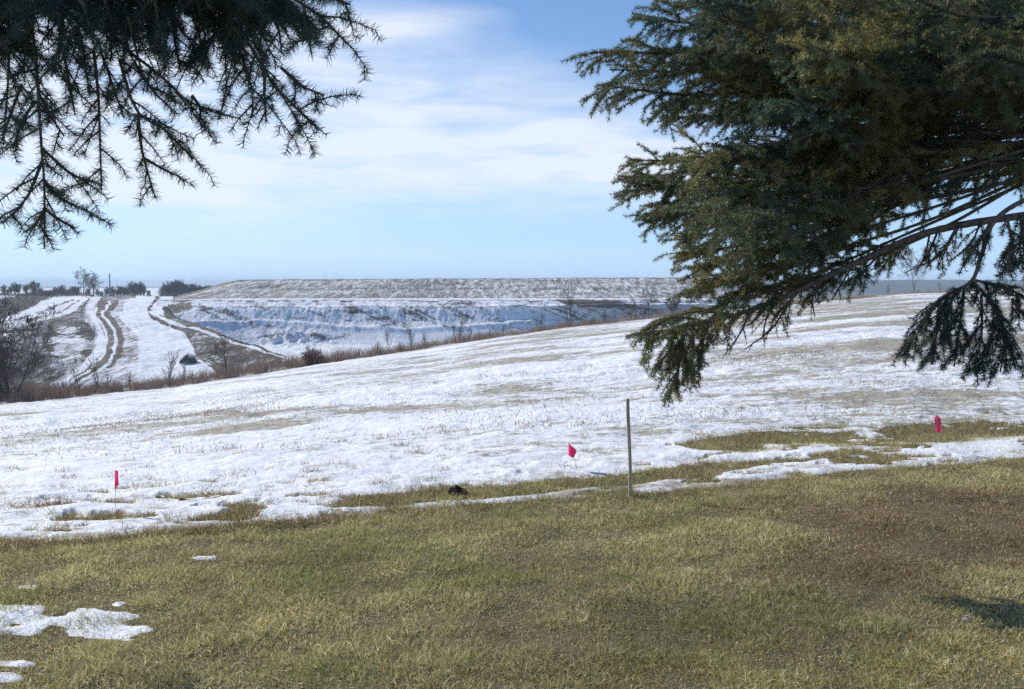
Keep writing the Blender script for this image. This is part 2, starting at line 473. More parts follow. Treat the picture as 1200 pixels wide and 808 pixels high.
def hill_paint(PX, ROW, P):
    n = fbm(P[..., 0] / 9, P[..., 1] / 9, 7, 4); nf = fbm(P[..., 0] / 2.2, P[..., 1] / 3.5, 9, 3)
    px = PX + n * 1.3 + nf * .6; row = ROW + nf * .7 + .6 * n
    s = np.full(PX.shape, .72); t = np.full(PX.shape, .75)
    def put(mask, sv, tv):
        nonlocal s, t
        s = np.where(mask, sv, s); t = np.where(mask, tv, t)
    put(row < 349, .80, .6)
    put(in_poly(px, row, [(-260, 343), (45, 339), (28, 353), (-260, 356)]), .85, .8)
    put(in_poly(px, row, [(-260, 352), (0, 351), (45, 340), (110, 345), (108, 348), (60, 348), (22, 367), (0, 372), (-260, 388)]), .12, .22)
    put(in_poly(px, row, [(-260, 390), (0, 372), (14, 371), (60, 348), (107, 346), (89, 364), (73, 371), (45, 376), (0, 386), (-260, 420)]), .95, .6)
    for ln in ([(-60, 385), (20, 374), (60, 362), (85, 352)], [(-60, 393), (25, 378), (70, 366), (92, 353)]):
        put(dist_line(px, row, ln) < 1.1, .35, .55)
    brush = [(107, 346), (98, 367), (111, 389), (107, 411), (89, 434), (69, 451), (40, 520), (-260, 520), (-260, 410), (0, 389), (45, 378), (73, 371), (89, 364)]
    put(in_poly(px, row, brush), .34, .25)
    put(((px - 78) / 22) ** 2 + ((row - 407) / 22) ** 2 < 1 + n, .62, .4)
    put(((px - 20) / 30) ** 2 + ((row - 395) / 10) ** 2 < 1 + n, .6, .4)
    # lane: snow verge, bare wheel ground, white ruts
    put(in_poly(px, row, [(118, 350), (150, 350), (136, 372), (163, 395), (162, 442), (150, 480), (60, 480), (70, 452), (108, 420), (112, 389), (98, 368)]), .56, .62)
    put(dist_line(px, row, [(140, 355), (134, 372), (150, 386), (157, 405), (155, 440)]) < 6, .52, .55)
    put(dist_line(px, row, [(120, 352), (104, 367), (106, 376), (121, 389), (119, 407), (100, 431), (66, 453)]) < 6.0, .90, .7)
    put(dist_line(px, row, [(122, 354), (115, 367), (127, 387), (131, 398), (126, 416), (108, 436), (86, 452)]) < 6.2, .20, .44)
    put(dist_line(px, row, [(136, 354), (124, 368), (139, 387), (143, 398), (139, 415), (128, 430)]) < 3.4, .18, .42)
    put(dist_line(px, row, [(129, 355), (119, 369), (134, 387), (137, 398), (129, 425), (111, 439), (90, 452)]) < 1.5, 1, .7)
    put(dist_line(px, row, [(113, 362), (110, 369), (124, 388), (126, 398), (121, 416), (106, 434), (80, 452)]) < 1.3, .95, .7)
    put(in_poly(px, row, [(118, 346), (160, 345), (158, 351), (120, 353)]), .38, .5)
    # bright field between lane and bank
    put(in_poly(px, row, [(153, 350), (184, 350), (174, 362), (178, 373), (205, 386), (219, 394), (232, 420), (260, 437), (262, 500), (150, 500), (163, 440), (165, 396), (140, 375)]), .97, .7)
    stub = (np.sin((px - 0.55 * row) * 1.2) > .55) & in_poly(px, row, [(150, 372), (172, 385), (180, 420), (178, 450), (160, 450), (163, 396)])
    s = np.where(stub, .68, s)
    # brown bank
    put(in_poly(px, row, [(176, 368), (195, 371), (243, 386), (318, 416), (350, 430), (340, 500), (262, 500), (252, 437), (231, 420), (219, 394), (200, 383)]), .30, .34)
    put(dist_line(px, row, [(186, 348), (174, 362), (177, 372), (196, 381)]) < 1.6, .1, .2)
    put(in_poly(px, row, [(187, 350), (215, 350), (200, 369), (182, 368), (177, 362)]), .86, .6)
    put(dist_line(px, row, [(176, 366), (198, 378), (242, 390), (280, 404), (320, 415)]) < 1.7, .95, .6)
    put(dist_line(px, row, [(194, 369), (232, 381.5), (268, 396), (304, 407.5), (336, 420)]) < 1.6, .1, .45)
    s = s + .10 * n + .07 * nf
    return s, t + .16 * n + .1 * nf

def hill_relief(x, y, PX, ROW):
    return (.5 * fbm(x / 14, y / 14, 15, 4) + .12 * fbm(x / 2, y / 2, 16, 2)) * sstep(349, 356, ROW)

def hill_warp(PX, ROW):   # PX given 0..1 from far left to the right edge
    return -320 + PX * (pol(RB, ROW) + 320)

hill = terrain_patch('hill', np.linspace(0, 1, 760), np.concatenate([[338, 340, 342, 344, 346, 348], np.arange(349, 485, .5)]), hill_depth, hill_paint, m_terrain('hill_ground', 1, .22, 1.1, .5), hill_relief, warp=hill_warp)
# the bank falls off on its right side: a sloping skirt down to the quarry floor
rows = np.concatenate([[338, 342, 346], np.arange(349, 485, .6)])
e0 = W(pol(RB, rows), rows, hill_depth(0, rows))
sk = []
for k, (dx, dzz) in enumerate([(0, 0), (2, -1.0), (6, -4), (12, -8), (20, -14), (34, -22)]):
    p = e0.copy(); p[:, 0] += dx; p[:, 2] = np.maximum(p[:, 2] + dzz, -30); p[:, 1] += dx * .3
    if k: p[:, 2] += .3 * fbm(p[:, 0] / 3, p[:, 1] / 3, 44, 3)
    sk.append(p)
sk = np.stack(sk, 0)
struct(grid_obj('hill_bank', sk, bpy.data.materials['hill_ground'], {'snow': np.full(sk.shape[:2], .25), 'tone': np.full(sk.shape[:2], .42)}))

# -- quarry slope
QR = [351.0, 353.5, 357, 359, 364, 370, 377, 384, 390, 398, 404, 408, 412, 440]
QD = [1.3 * (240 + (v - 240) * .75) if v > 240 else 1.3 * v for v in (281, 266, 262, 254, 251.5, 249.5, 247, 243, 240, 237, 234, 227, 214, 170)]

def q_depth(PX, ROW):
    bend = 18 * sstep(330, 190, PX)          # wraps round towards us at its left end
    k = sstep(560, 800, PX)
    r2 = ROW + k * np.interp(ROW, [351, 360, 412], [0, 3.0, 12])
    return np.interp(r2, QR, QD) - bend * sstep(353, 380, ROW) * .5 + 28 * k * sstep(353, 366, ROW)

def q_relief(x, y, PX, ROW):
    a = sstep(353, 358, ROW) * sstep(440, 408, ROW)
    r1 = fbm((x + .8 * y) / 8, (y) / 26, 61, 4)
    r2 = fbm(x / 3.2, y / 7 + x / 14, 63, 4)
    spo = np.exp(-(((PX - 345) / 34) ** 2 + ((ROW - 398) / 8) ** 2)) * (1.3 + fbm(x / 3, y / 3, 67, 3) * 1.6)
    ben = .9 * np.exp(-((ROW - (383 + 4 * np.sin(PX / 60))) / 2.5) ** 2)
    low = sstep(384, 376, ROW) + .45 * sstep(430, 380, PX)
    return a * (.46 * r1 + (.24 * r2 + .16 * fbm(x / 1.2, y / 2.0, 65, 3)) * (.25 + .75 * np.clip(low, 0, 1)) + ben + spo)

def q_paint(PX, ROW, P):
    n = fbm(P[..., 0] / 12, P[..., 2] / 2.5, 71, 4); nf = fbm(P[..., 0] / 3, P[..., 2] / .8, 73, 3)
    dg = fbm((PX * .45 - ROW) / 4.0, (PX * .3 + ROW) / 40, 75, 4)
    s = .76 + .10 * n + .12 * nf; t = .30 + .2 * n
    px = PX + 4 * n; row = ROW + 1.5 * nf
    s = s - .30 * sstep(.05, .6, dg) * sstep(356, 360, row) * sstep(382, 374, row)
    s = np.where(row > 407, .93, s)
    s = np.where((row > 388) & (px > 420) & (row < 407), .93 + .06 * nf, s)
    s = np.where(row < 354, .72, s)
    s = np.where(np.abs(row - 352.5) < .9, .4 + .2 * nf, s)
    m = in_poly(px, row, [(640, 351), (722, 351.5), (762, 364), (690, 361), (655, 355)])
    s = np.where(m, .16, s); t = np.where(m, .30, t)  # wedge of shade on the face, painted as thin snow over dark ground
    m = in_poly(px, row, [(197, 361), (215, 354), (232, 357), (220, 364), (205, 368)]); s = np.where(m, .2, s); t = np.where(m, .75, t)
    s = np.where(dist_line(px, row, [(235, 359), (262, 366), (290, 374), (296, 380)]) < 2.2, .42, s)
    for (a, b, rx, ry) in [(330, 396, 14, 4), (368, 396, 12, 4), (313, 399, 9, 5), (412, 366, 12, 4), (450, 372, 14, 3), (465, 378, 16, 3), (310, 384, 18, 1.6), (540, 356, 24, 1.6), (620, 358, 22, 1.6)]:
        s = s - .34 * np.exp(-(((px - a) / rx) ** 2 + ((row - b) / ry) ** 2))
    return s, t

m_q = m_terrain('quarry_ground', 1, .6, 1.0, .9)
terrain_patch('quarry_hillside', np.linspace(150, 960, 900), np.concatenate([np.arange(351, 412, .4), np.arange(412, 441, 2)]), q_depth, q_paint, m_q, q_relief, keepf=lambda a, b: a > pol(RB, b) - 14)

# -- mound with a flat top beyond the quarry
TOP = [(60, 350.6), (150, 350.4), (200, 349.5), (232, 341), (262, 332), (281, 328.3), (400, 327.6), (600, 326.6), (800, 325.2), (830, 325.2), (900, 336), (950, 352)]

def mound():
    pxs = np.linspace(150, 950, 900); vs = np.concatenate([np.linspace(0, 1, 60), [1.02, 1.06, 1.2, 1.6]])
    PX, V = np.meshgrid(pxs, vs, indexing='ij')
    top = pol(TOP, PX); vv = np.minimum(V, 1)
    ROW = 351.3 + (top - 351.3) * vv
    D = 366 + 75 * vv
    P = W(PX, ROW, D)
    ex = np.maximum(V - 1, 0)
    P[..., 1] += ex * 260; P[..., 0] += ex * 260 * (PX - CX) / FPX; P[..., 2] -= ex ** 2 * 4
    P[..., 2] += (.35 * fbm(P[..., 0] / 14, P[..., 1] / 20, 81, 4) + .22 * fbm(P[..., 0] / 2.5, P[..., 1] / 6, 83, 3)) * np.minimum(vv, 1 - .6 * vv) * 1.6
    n = fbm(P[..., 0] / 26, P[..., 1] / 9, 85, 4)
    s = .43 + .07 * n; t = .62 + .2 * n
    s = np.where(V < .06, .8, s)
    s = np.where(V > .97, .2, s)
    s = np.where(dist_line(PX, ROW, [(200, 349), (232, 341), (262, 332), (283, 328.5)]) < 2.0, .2, s)
    return struct(grid_obj('mound_hill', P, m_terrain('mound_stubble', 1.0, .13, 1.5, .5), {'snow': np.clip(s, 0, 1), 'tone': np.clip(t, 0, 1)}))
mound()

# -- wooded ridge on the horizon
m_ridge = m_plain('wooded_ridge', (0.04, 0.042, 0.04), .95, .05, .5, .012)
def ridge(name, Y, topf, depth, seed):
    xs = np.linspace(-1.6 * Y, 1.6 * Y, 900); pxs = CX + FPX * xs / Y
    P = []
    for k, (vy, vz) in enumerate([(-1, 0), (-.75, .35), (-.5, .62), (-.25, .85), (0, 1), (.4, .9), (1, .4)]):
        t = W(pxs, topf(pxs), Y)[:, 2] + 1.2 * fbm(xs / 40, xs * 0 + seed, seed, 4) + 2.2 * fbm(xs / 500, xs * 0, seed + 5, 2)
        z = -26 + (t + 26) * vz + (2.0 * fbm(xs / 40, xs * 0 + k * 3.1, seed + 2, 3) if 0 < k < 4 else 0)
        P.append(np.stack([xs, np.full_like(xs, Y + vy * depth), z], -1))
    return struct(grid_obj(name, np.stack(P, 0), m_ridge))
ridge('hills', 2500, lambda p: np.interp(p, [-500, 0, 250, 800, 1000, 1100, 1250, 1800], [341, 341.5, 342, 331, 328.6, 328.2, 328.8, 330]), 600, 3)

# ------------------------------------------------------------------ lawn and dry grass
def tints(n, palette, weights, rng, var=.22):
    i = rng.choice(len(palette), n, p=np.array(weights) / np.sum(weights))
    c = np.array(palette)[i] * rng.uniform(1 - var, 1 + var, (n, 1))
    return c

STRAW, TAN, OLIVE, GREEN, BROWN, RUST = (.80, .72, .54), (.58, .50, .33), (.36, .34, .155), (.24, .285, .12), (.26, .18, .12), (.36, .205, .145)
m_grass = m_attr('grass_blade', .65, .2, .45, (1, .98, .8))

def make_lawn():
    rng = np.random.default_rng(2)
    n = 900000
    # even spread over the lawn, thinned with distance
    y = (rng.uniform(2.55 ** 1.35, 8.2 ** 1.35, n)) ** (1 / 1.35); x = rng.uniform(-.78, .78, n) * y
    m = 420000; ym = rng.uniform(.8, 9.5, m); xm = np.where(rng.random(m) < .5, -1, 1) * (np.where(ym > 2.6, .78, .0) * ym + rng.random(m) * (9.0 - .5 * ym))
    x = np.concatenate([x, xm]); y = np.concatenate([y, ym]); n = len(x)
    sd, px, row, q = snow_depth(x, y)
    keep = (sd < -.003) | (rng.random(n) < np.where(sd < .05, .03 + .75 * sstep(.010, 0, sd), .01))
    x, y, px, row, q = x[keep], y[keep], px[keep], row[keep], q[keep]; n = len(x)
    z = H(x, y)
    p1 = fbm(x / .9, y / .7, 101, 4); p2 = fbm(x / .22, y / .2, 103, 3); p3 = fbm(x / 2.4, y / 1.6, 105, 3)
    rust = sstep(.08, .75, np.exp(-(((px - 1100) / 200) ** 2 + ((row - 622) / 66) ** 2)) + .25 * p1)
    green = sstep(-.1, .5, p1 + .9 * np.exp(-(((px - 200) / 330) ** 2 + ((row - 660) / 50) ** 2)) - .3 * rust - .12)
    gold = sstep(.2, .7, np.exp(-(((px - 950) / 420) ** 2 + ((row - 790) / 45) ** 2)) + .3 * p3)
    r = rng.random(n)
    c = tints(n, [STRAW, TAN, OLIVE, BROWN], [.20, .32, .38, .10], rng)
    cg = tints(n, [GREEN, OLIVE, TAN], [.55, .33, .12], rng)
    cr = tints(n, [RUST, BROWN, TAN, STRAW], [.36, .30, .18, .16], rng)
    co = tints(n, [(.44, .35, .13), OLIVE, STRAW], [.5, .3, .2], rng)
    c = np.where((r < green * .62)[:, None], cg, c)
    r = rng.random(n); c = np.where((r < rust * .92)[:, None], cr * .80, c)
    r = rng.random(n); c = np.where((r < gold * .5)[:, None], co, c)
    az = rng.uniform(0, 2 * pi, n)
    clump = .75 + .55 * p2
    flat = rng.random(n)
    el = np.where(flat < .42, rng.uniform(.05, .5, n), rng.uniform(.6, 1.45, n))
    # tussocks lean together
    lean = 2 * pi * vnoise(x / .35, y / .35, 111)
    az = np.where(rng.random(n) < .22, lean + rng.normal(0, .6, n), az)
    dirv = np.stack([np.cos(el) * np.cos(az), np.cos(el) * np.sin(az), np.sin(el)], -1)
    bend = np.stack([np.cos(az), np.sin(az), -np.ones(n) * .7], -1) * rng.uniform(.05, .38, (n, 1))
    L = rng.uniform(.018, .054, n) * np.clip(.9 + .55 * p2, .5, 1.35) * (1 - .25 * rust)
    w = rng.uniform(.0015, .0031, n) * (1 + .12 * (y - 3))
    o = blades(np.stack([x, y, z - .004], -1), L, w, dirv, bend, c * (np.array([1.10, 1.11, 1.0]) * (1 + .16 * fbm(x / .5, y / .4, 121, 3))[:, None]), 'grass', m_grass, rng)
    tag(o, 'short half dormant lawn grass, olive and tan, in front of the snow', 'grass', kind='stuff')
make_lawn()

def make_tufts():
    rng = np.random.default_rng(8)
    B = []; 
    # tufts: along bare strips and the lawn edge, and scattered up the slope
    y = rng.uniform(4.2, 10.5, 420000); x = rng.uniform(-.78, .78, 420000) * y
    sd, px, row, q = snow_depth(x, y)
    ok = (q > -7) & ((sd < -.001) | ((sd < .009) & (rng.random(len(x)) < .25)))
    sA = np.clip(1 - np.abs(q - 6) / 40, .15, 1)
    sA = np.where(px < 430, np.maximum(sA, .55), sA * .45)
    onB = np.abs(row - pol(STRIP_B, px)) < 28
    ok &= rng.random(len(x)) < np.where(onB & (px > 800), .55, sA)
    B.append((x[ok], y[ok], rng.uniform(.035, .085, ok.sum()), rng.uniform(.002, .0042, ok.sum()), np.ones(ok.sum())))
    # separate tufts standing in the snow
    NT = 1100
    tx = rng.uniform(0, 1, NT); ty = np.exp(rng.uniform(np.log(5.0), np.log(15), NT)); tx = (tx - .5) * 1.5 * ty
    sdt, pxt, rowt, qt = snow_depth(tx, ty)
    left = np.where(pxt < 560, 1.0, .45)
    k = (qt > 3) & (rng.random(NT) < left * np.clip(1.2 - qt / 90, .22, 1))
    for cx, cy in zip(tx[k], ty[k]):
        m = rng.integers(14, 75); sc = rng.uniform(.35, 1.15)
        xx = cx + rng.normal(0, .07 * sc, m); yy = cy + rng.normal(0, .045 * sc, m)
        B.append((xx, yy, rng.uniform(.04, .11, m) * sc, rng.uniform(.002, .004, m) * (1 + .04 * cy), np.full(m, .5)))
    # single stalks
    y = np.exp(rng.uniform(np.log(5.5), np.log(14), 2600)); x = rng.uniform(-.75, .75, 2600) * y
    sd, px, row, q = snow_depth(x, y); ok = (q > 0) & (rng.random(2600) < np.clip(1.2 - q / 70, .12, 1))
    B.append((x[ok], y[ok], rng.uniform(.05, .16, ok.sum()), rng.uniform(.0016, .0028, ok.sum()), np.zeros(ok.sum())))
    x = np.concatenate([b[0] for b in B]); y = np.concatenate([b[1] for b in B]); L = np.concatenate([b[2] for b in B]); w = np.concatenate([b[3] for b in B]); k = np.concatenate([b[4] for b in B])
    n = len(x); z = H(x, y)
    az = rng.uniform(0, 2 * pi, n); el = np.where(k == 0, rng.uniform(1.15, 1.55, n), rng.uniform(.45, 1.5, n))
    dirv = np.stack([np.cos(el) * np.cos(az), np.cos(el) * np.sin(az), np.sin(el)], -1)
    bend = np.stack([np.cos(az), np.sin(az), -np.ones(n) * .5], -1) * rng.uniform(.02, .3, (n, 1))
    c = tints(n, [TAN, OLIVE, BROWN, RUST, STRAW], [.20, .20, .32, .20, .08], rng) * .85
    px, row = proj(x, y, z)
    bmask = (px > 820) & (np.abs(row - pol(STRIP_B, px)) < 25)
    c = np.where((bmask & (rng.random(n) < .7))[:, None], tints(n, [OLIVE, TAN, (.26, .22, .10)], [.4, .3, .3], rng), c)
    o = blades(np.stack([x, y, z], -1), L, w, dirv, bend, c, 'dry_grass', m_grass, rng)
    tag(o, 'brown dry grass tufts and bare melted strips along the snow edge', 'grass', kind='stuff')
make_tufts()

def make_stubble():
    rng = np.random.default_rng(18)
    n = 330000
    y = np.exp(rng.uniform(np.log(9), np.log(125), n)); x = rng.uniform(-.74, .74, n) * y
    pc, d, _ = polar(x, y); dc, zc = crest(pc)
    g = fbm(x / 2.2, y / 1.5, 131, 4) + .6 * fbm(x / 11, y / 5, 133, 3)
    px, row = proj(x, y, H(x, y))
    g = g + .45 * np.exp(-(((px - 590) / 120) ** 2 + ((row - 458) / 12) ** 2)) + .25 * np.exp(-((row - np.interp(px, [0, 300, 620, 760], [491, 488, 474, 470])) / 4.0) ** 2)
    ok = (d < dc - .5) & (rng.random(n) < (.12 + .75 * sstep(.1, 1.6, g)) * (.15 + .85 * sstep(9, 24, y)))
    x, y = x[ok], y[ok]; n = len(x); z = H(x, y) + .09
    az = rng.uniform(0, 2 * pi, n); el = rng.uniform(.5, 1.5, n)
    dirv = np.stack([np.cos(el) * np.cos(az), np.cos(el) * np.sin(az), np.sin(el)], -1)
    bend = np.stack([np.cos(az), np.sin(az), -np.ones(n) * .5], -1) * rng.uniform(.02, .3, (n, 1))
    L = rng.uniform(.025, .075, n) * (1 + y * .008); w = rng.uniform(.004, .008, n) * (1 + y * .014)
    o = blades(np.stack([x, y, z], -1), L, w, dirv, bend, tints(n, [(.34, .28, .18), (.25, .20, .125), (.17, .125, .085)], [.3, .4, .3], rng), 'stubble_grass', m_grass, rng)
    tag(o, 'pale grass stubble poking through thin snow on the slope', 'grass', kind='stuff')
make_stubble()

# ------------------------------------------------------------------ brush along the far edge of the field and on the hill
m_brush = m_attr('brush_stem', .85, .1)
def make_brush():
    rng = np.random.default_rng(28)
    n = 80000
    p = rng.uniform(-260, 1440, n)
    dc, zc = crest(p)
    hh = np.interp(p, [-260, 0, 100, 200, 265, 310, 380, 450, 600, 800, 1000, 1440], [1.7, 1.7, 1.3, 1.15, 1.7, 2.1, 1.95, 1.6, 1.5, 1.3, 1.05, 1.1])
    off = rng.gamma(2.0, 1.3, n) - .6 + 1.2 * vnoise(p / 12, p * 0, 5)
    d = dc + off; u = (p - CX) / FPX; x = u * d; y = d
    z = H(x, y)
    dens = .42 + .58 * vnoise(p / 9, p * 0 + 3, 4)
    ok = rng.random(n) < np.clip(dens + .35, .15, 1)
    x, y, z, p, hh = x[ok], y[ok], z[ok], p[ok], hh[ok]; n = len(x)
    L = hh * rng.uniform(.35, 1.0, n) * (.75 + .5 * (vnoise(p / 7, p * 0, 9) * .5 + .5))
    az = rng.uniform(0, 2 * pi, n); el = rng.uniform(1.0, 1.55, n)
    dirv = np.stack([np.cos(el) * np.cos(az), np.cos(el) * np.sin(az), np.sin(el)], -1)
    bend = np.stack([np.cos(az), np.sin(az), -np.ones(n) * .3], -1) * rng.uniform(.0, .22, (n, 1))
    w = rng.uniform(.012, .034, n)
    c = tints(n, [(.38, .265, .185), (.31, .215, .16), (.50, .39, .27), (.20, .15, .12)], [.4, .25, .2, .15], rng)
    o = blades(np.stack([x, y, z - .1], -1), L, w, dirv, bend, c, 'undergrowth', m_brush, rng)
    tag(o, 'reddish brown weedy brush along the far edge of the field', 'brush', kind='stuff')

    # brush on the hill left of the lane
    n = 70000
    px = rng.uniform(-300, 135, n); row = rng.uniform(338, 478, n)
    polys = [[(-300, 352), (0, 350), (45, 340), (112, 344), (108, 349), (62, 350), (22, 367), (0, 372), (-300, 388)],
             [(107, 350), (100, 366), (113, 389), (109, 411), (91, 434), (71, 451), (40, 500), (-300, 500), (-300, 415), (0, 391), (45, 380), (73, 372), (89, 365)]]
    nz = fbm(px / 9, row / 7, 141, 3)
    ok = (in_poly(px, row, polys[0]) | (in_poly(px, row, polys[1]) & (((px - 78) / 22) ** 2 + ((row - 407) / 20) ** 2 > .9))) & (nz > -.22)
    px, row = px[ok], row[ok]; n = len(px)
    d = hill_depth(px, row); P = W(px, row, d)
    L = rng.uniform(.6, 2.6, n) * np.interp(row, [345, 380, 470], [1.7, 1.25, 1.0]); az = rng.uniform(0, 2 * pi, n); el = rng.uniform(.95, 1.55, n)
    dirv = np.stack([np.cos(el) * np.cos(az), np.cos(el) * np.sin(az), np.sin(el)], -1)
    bend = np.stack([np.cos(az), np.sin(az), -np.ones(n) * .2], -1) * rng.uniform(.0, .25, (n, 1))
    w = rng.uniform(.025, .06, n) * d / 200
    c = tints(n, [(.12, .09, .08), (.21, .135, .10), (.05, .04, .036), (.24, .17, .125)], [.36, .28, .24, .12], rng)
    P[:, 2] -= .2
    o = blades(P, L, w, dirv, bend, c, 'brushwood_vegetation', m_brush, rng)
    tag(o, 'dark leafless brush covering the hillside left of the lane', 'brush', kind='stuff')

    # scrubby growth under the hilltop trees
    n = 15000
    px = np.concatenate([rng.uniform(-300, 178, 11500), rng.uniform(188, 252, 3500)])
    hm = np.where(px < 180, 2.4 + 1.6 * vnoise(px / 6, px * 0, 15), 5.5 + 1.6 * vnoise(px / 7, px * 0, 16) - 3.5 * sstep(236, 252, px)).clip(.6)
    D = rng.uniform(448, 500, n); P = W(px, np.where(px > 50, 348.4, 346.0), D)
    az = rng.uniform(0, 2 * pi, n); el = rng.uniform(1.0, 1.55, n)
    dirv = np.stack([np.cos(el) * np.cos(az), np.cos(el) * np.sin(az), np.sin(el)], -1)
    bend = np.stack([np.cos(az), np.sin(az), -np.ones(n) * .2], -1) * rng.uniform(.0, .25, (n, 1))
    P[:, 2] -= .3
    o = blades(P, hm * rng.uniform(.4, 1.0, n), rng.uniform(.05, .12, n), dirv, bend, tints(n, [(.12, .10, .09), (.17, .13, .10)], [.6, .4], rng), 'hilltop_vegetation', m_brush, rng)
    tag(o, 'grey leafless scrub filling the treeline on the far hilltop', 'scrub', kind='stuff')

    # thin dark scrub on the bank and quarry slope
    n = 9000
    px = rng.uniform(195, 360, n); row = rng.uniform(370, 440, n)
    ok = in_poly(px, row, [(195, 376), (243, 390), (318, 416), (350, 430), (340, 450), (262, 450), (252, 437), (231, 420), (219, 398)])
    px, row = px[ok], row[ok]; n = len(px); P = W(px, row, hill_depth(px, row)); P[:, 2] -= .1
    az = rng.uniform(0, 2 * pi, n); el = rng.uniform(.8, 1.55, n)
    dirv = np.stack([np.cos(el) * np.cos(az), np.cos(el) * np.sin(az), np.sin(el)], -1)
    bend = np.stack([np.cos(az), np.sin(az), -np.ones(n) * .2], -1) * .1
    o = blades(P, rng.uniform(.3, 1.0, n), rng.uniform(.03, .06, n), dirv, bend, tints(n, [(.15, .11, .08), (.2, .14, .09)], [.5, .5], rng), 'weeds', m_brush, rng)
    tag(o, 'brown weeds on the bank below the quarry track', 'weeds', kind='stuff')
make_brush()

# ------------------------------------------------------------------ bare trees
m_bark = m_plain('grey_bark', (0.13, 0.105, 0.085), .9, .1, .3, 8)
m_bark_d = m_plain('dark_bark', (0.085, 0.07, 0.06), .9, .1, .3, 8)

def bare_tree(seed, height, spread=.5, levels=4, stems=1, trunk_r=.05, kids=(5, 6, 5, 4), first=.25, twig_r=.006, up=.25, stem_spread=.4):
    """returns trunk sticks and crown sticks for a leafless tree standing at the origin"""
    rng = np.random.default_rng(seed); T = Sticks(); C = Sticks()
    def grow(p, d, L, r, lev, start):
        nseg = 6 if lev == 0 else (4 if lev < 3 else 3)
        tgt = T if lev == 0 else C
        pts = [p]; dirs = []
        dd = d.copy()
        for i in range(nseg):
            dd = dd + rng.normal(0, .10 + .03 * lev, 3) + np.array([0, 0, up * (.25 if lev else .4)])
            dd = dd / np.linalg.norm(dd); dirs.append(dd)
            q = pts[-1] + dd * L / nseg
            ra = max(r * (1 - .75 * i / nseg), twig_r); rb = max(r * (1 - .75 * (i + 1) / nseg), twig_r)
            tgt.add(pts[-1], q, ra, rb); pts.append(q)
        if lev >= levels: return
        nk = kids[min(lev, len(kids) - 1)]
        for k in range(nk):
            f = start + (1 - start) * (k + rng.random()) / nk
            f = min(f, .98)
            i = int(f * nseg); w = f * nseg - i
            pp = pts[i] * (1 - w) + pts[i + 1] * w; bd = dirs[i]
            s = rng.normal(size=3); s -= bd * s.dot(bd); s /= np.linalg.norm(s) + 1e-9
            a = rng.uniform(.45, 1.0) * (spread + .45)
            nd = bd * cos(a) + s * sin(a)
            grow(pp, nd, L * rng.uniform(.38, .62) * (1.15 - .55 * f), max(r * (1 - .7 * f) * .55, twig_r), lev + 1, .12)
    for s in range(stems):
        a = rng.uniform(0, 2 * pi) if stems > 1 else 0
        d = np.array([cos(a) * stem_spread, sin(a) * stem_spread, 1.0]) if stems > 1 else np.array([rng.normal(0, .04), rng.normal(0, .04), 1.0])
        grow(np.array([rng.normal(0, .06) * (stems > 1), rng.normal(0, .06) * (stems > 1), -.15]), d / np.linalg.norm(d), height * rng.uniform(.8, 1.0) * .85, trunk_r * (1 if stems == 1 else rng.uniform(.5, .9)), 0, first)
    return T, C

def tree_thing(name, label, cat, loc, T, C, bark, group=None, rotz=0, scale=1.0):
    e = empty(name, loc, label, cat, group); e.rotation_euler = (0, 0, rotz); e.scale = (scale,) * 3
    v, f = T.geo(5); mesh_np('trunk', v, f, bark, e)
    v, f = C.geo(3); mesh_np('crown', v, f, bark, e)
    return e

def dup(root, loc, rotz=0.0, scale=None, label=None, group=None):
    r = root.copy(); COL.objects.link(r); r.location = loc; r.rotation_euler = (0, 0, rotz)
    if scale is not None: r.scale = scale
    if label: r['label'] = label
    if group: r['group'] = group
    for ch in list(root.children):
        c = ch.copy(); COL.objects.link(c); c.parent = r
        for g in ch.children:
            g2 = g.copy(); COL.objects.link(g2); g2.parent = c
    return r

def edge_point(px, off=.8):
    dc, zc = crest(np.array([px], float)); d = float(dc[0]) + off; x = (px - CX) / FPX * d
    return (x, d, float(H(x, d)))

# dense many-stemmed tree at the left edge
p = edge_point(10, .3)
tree_thing('bare_tree', 'big many-stemmed leafless tree with dense dark twigs at the left edge of the field', 'tree', p,
           *bare_tree(3, 8.4, .46, 4, 8, .13, (8, 7, 5, 4), .14, .0108, .30, .62), m_plain('grey_brown_bark', (.105, .087, .075), .9, .1, .3, 8))
p = edge_point(265, .6)
tree_thing('bare_tree', 'small round-headed leafless tree rising from brown brush below the quarry', 'tree', p,
           *bare_tree(12, 5.0, .55, 4, 1, .13, (9, 6, 5, 3), .32, .009, .22), m_bark)
p = edge_point(1070, .6)
tree_thing('bare_tree', 'slender leafless tree standing against the blue ridge under the spruce bough', 'tree', p,
           *bare_tree(20, 8.6, .38, 4, 2, .10, (11, 6, 5, 4), .22, .010, .30, .10), m_bark)
p = edge_point(1012, .8)
tree_thing('bare_tree', 'low thin leafless tree left of the slender tree on the skyline', 'tree', p,
           *bare_tree(23, 4.0, .5, 3, 2, .05, (8, 5, 4), .2, .008, .25, .2), m_bark)
p = edge_point(763, 1.5)
tree_thing('bare_tree', 'leafless tree at the far right end of the quarry beside the spruce', 'tree', p,
           *bare_tree(26, 5.2, .5, 3, 2, .07, (9, 6, 5), .25, .010, .25, .2), m_bark)
p = edge_point(787, 2.0)
tree_thing('bush', 'dark leafless bush tucked behind the spruce bough tip', 'bush', p,
           *bare_tree(27, 3.6, .5, 3, 4, .05, (8, 6, 5), .1, .012, .25, .3), m_bark_d)
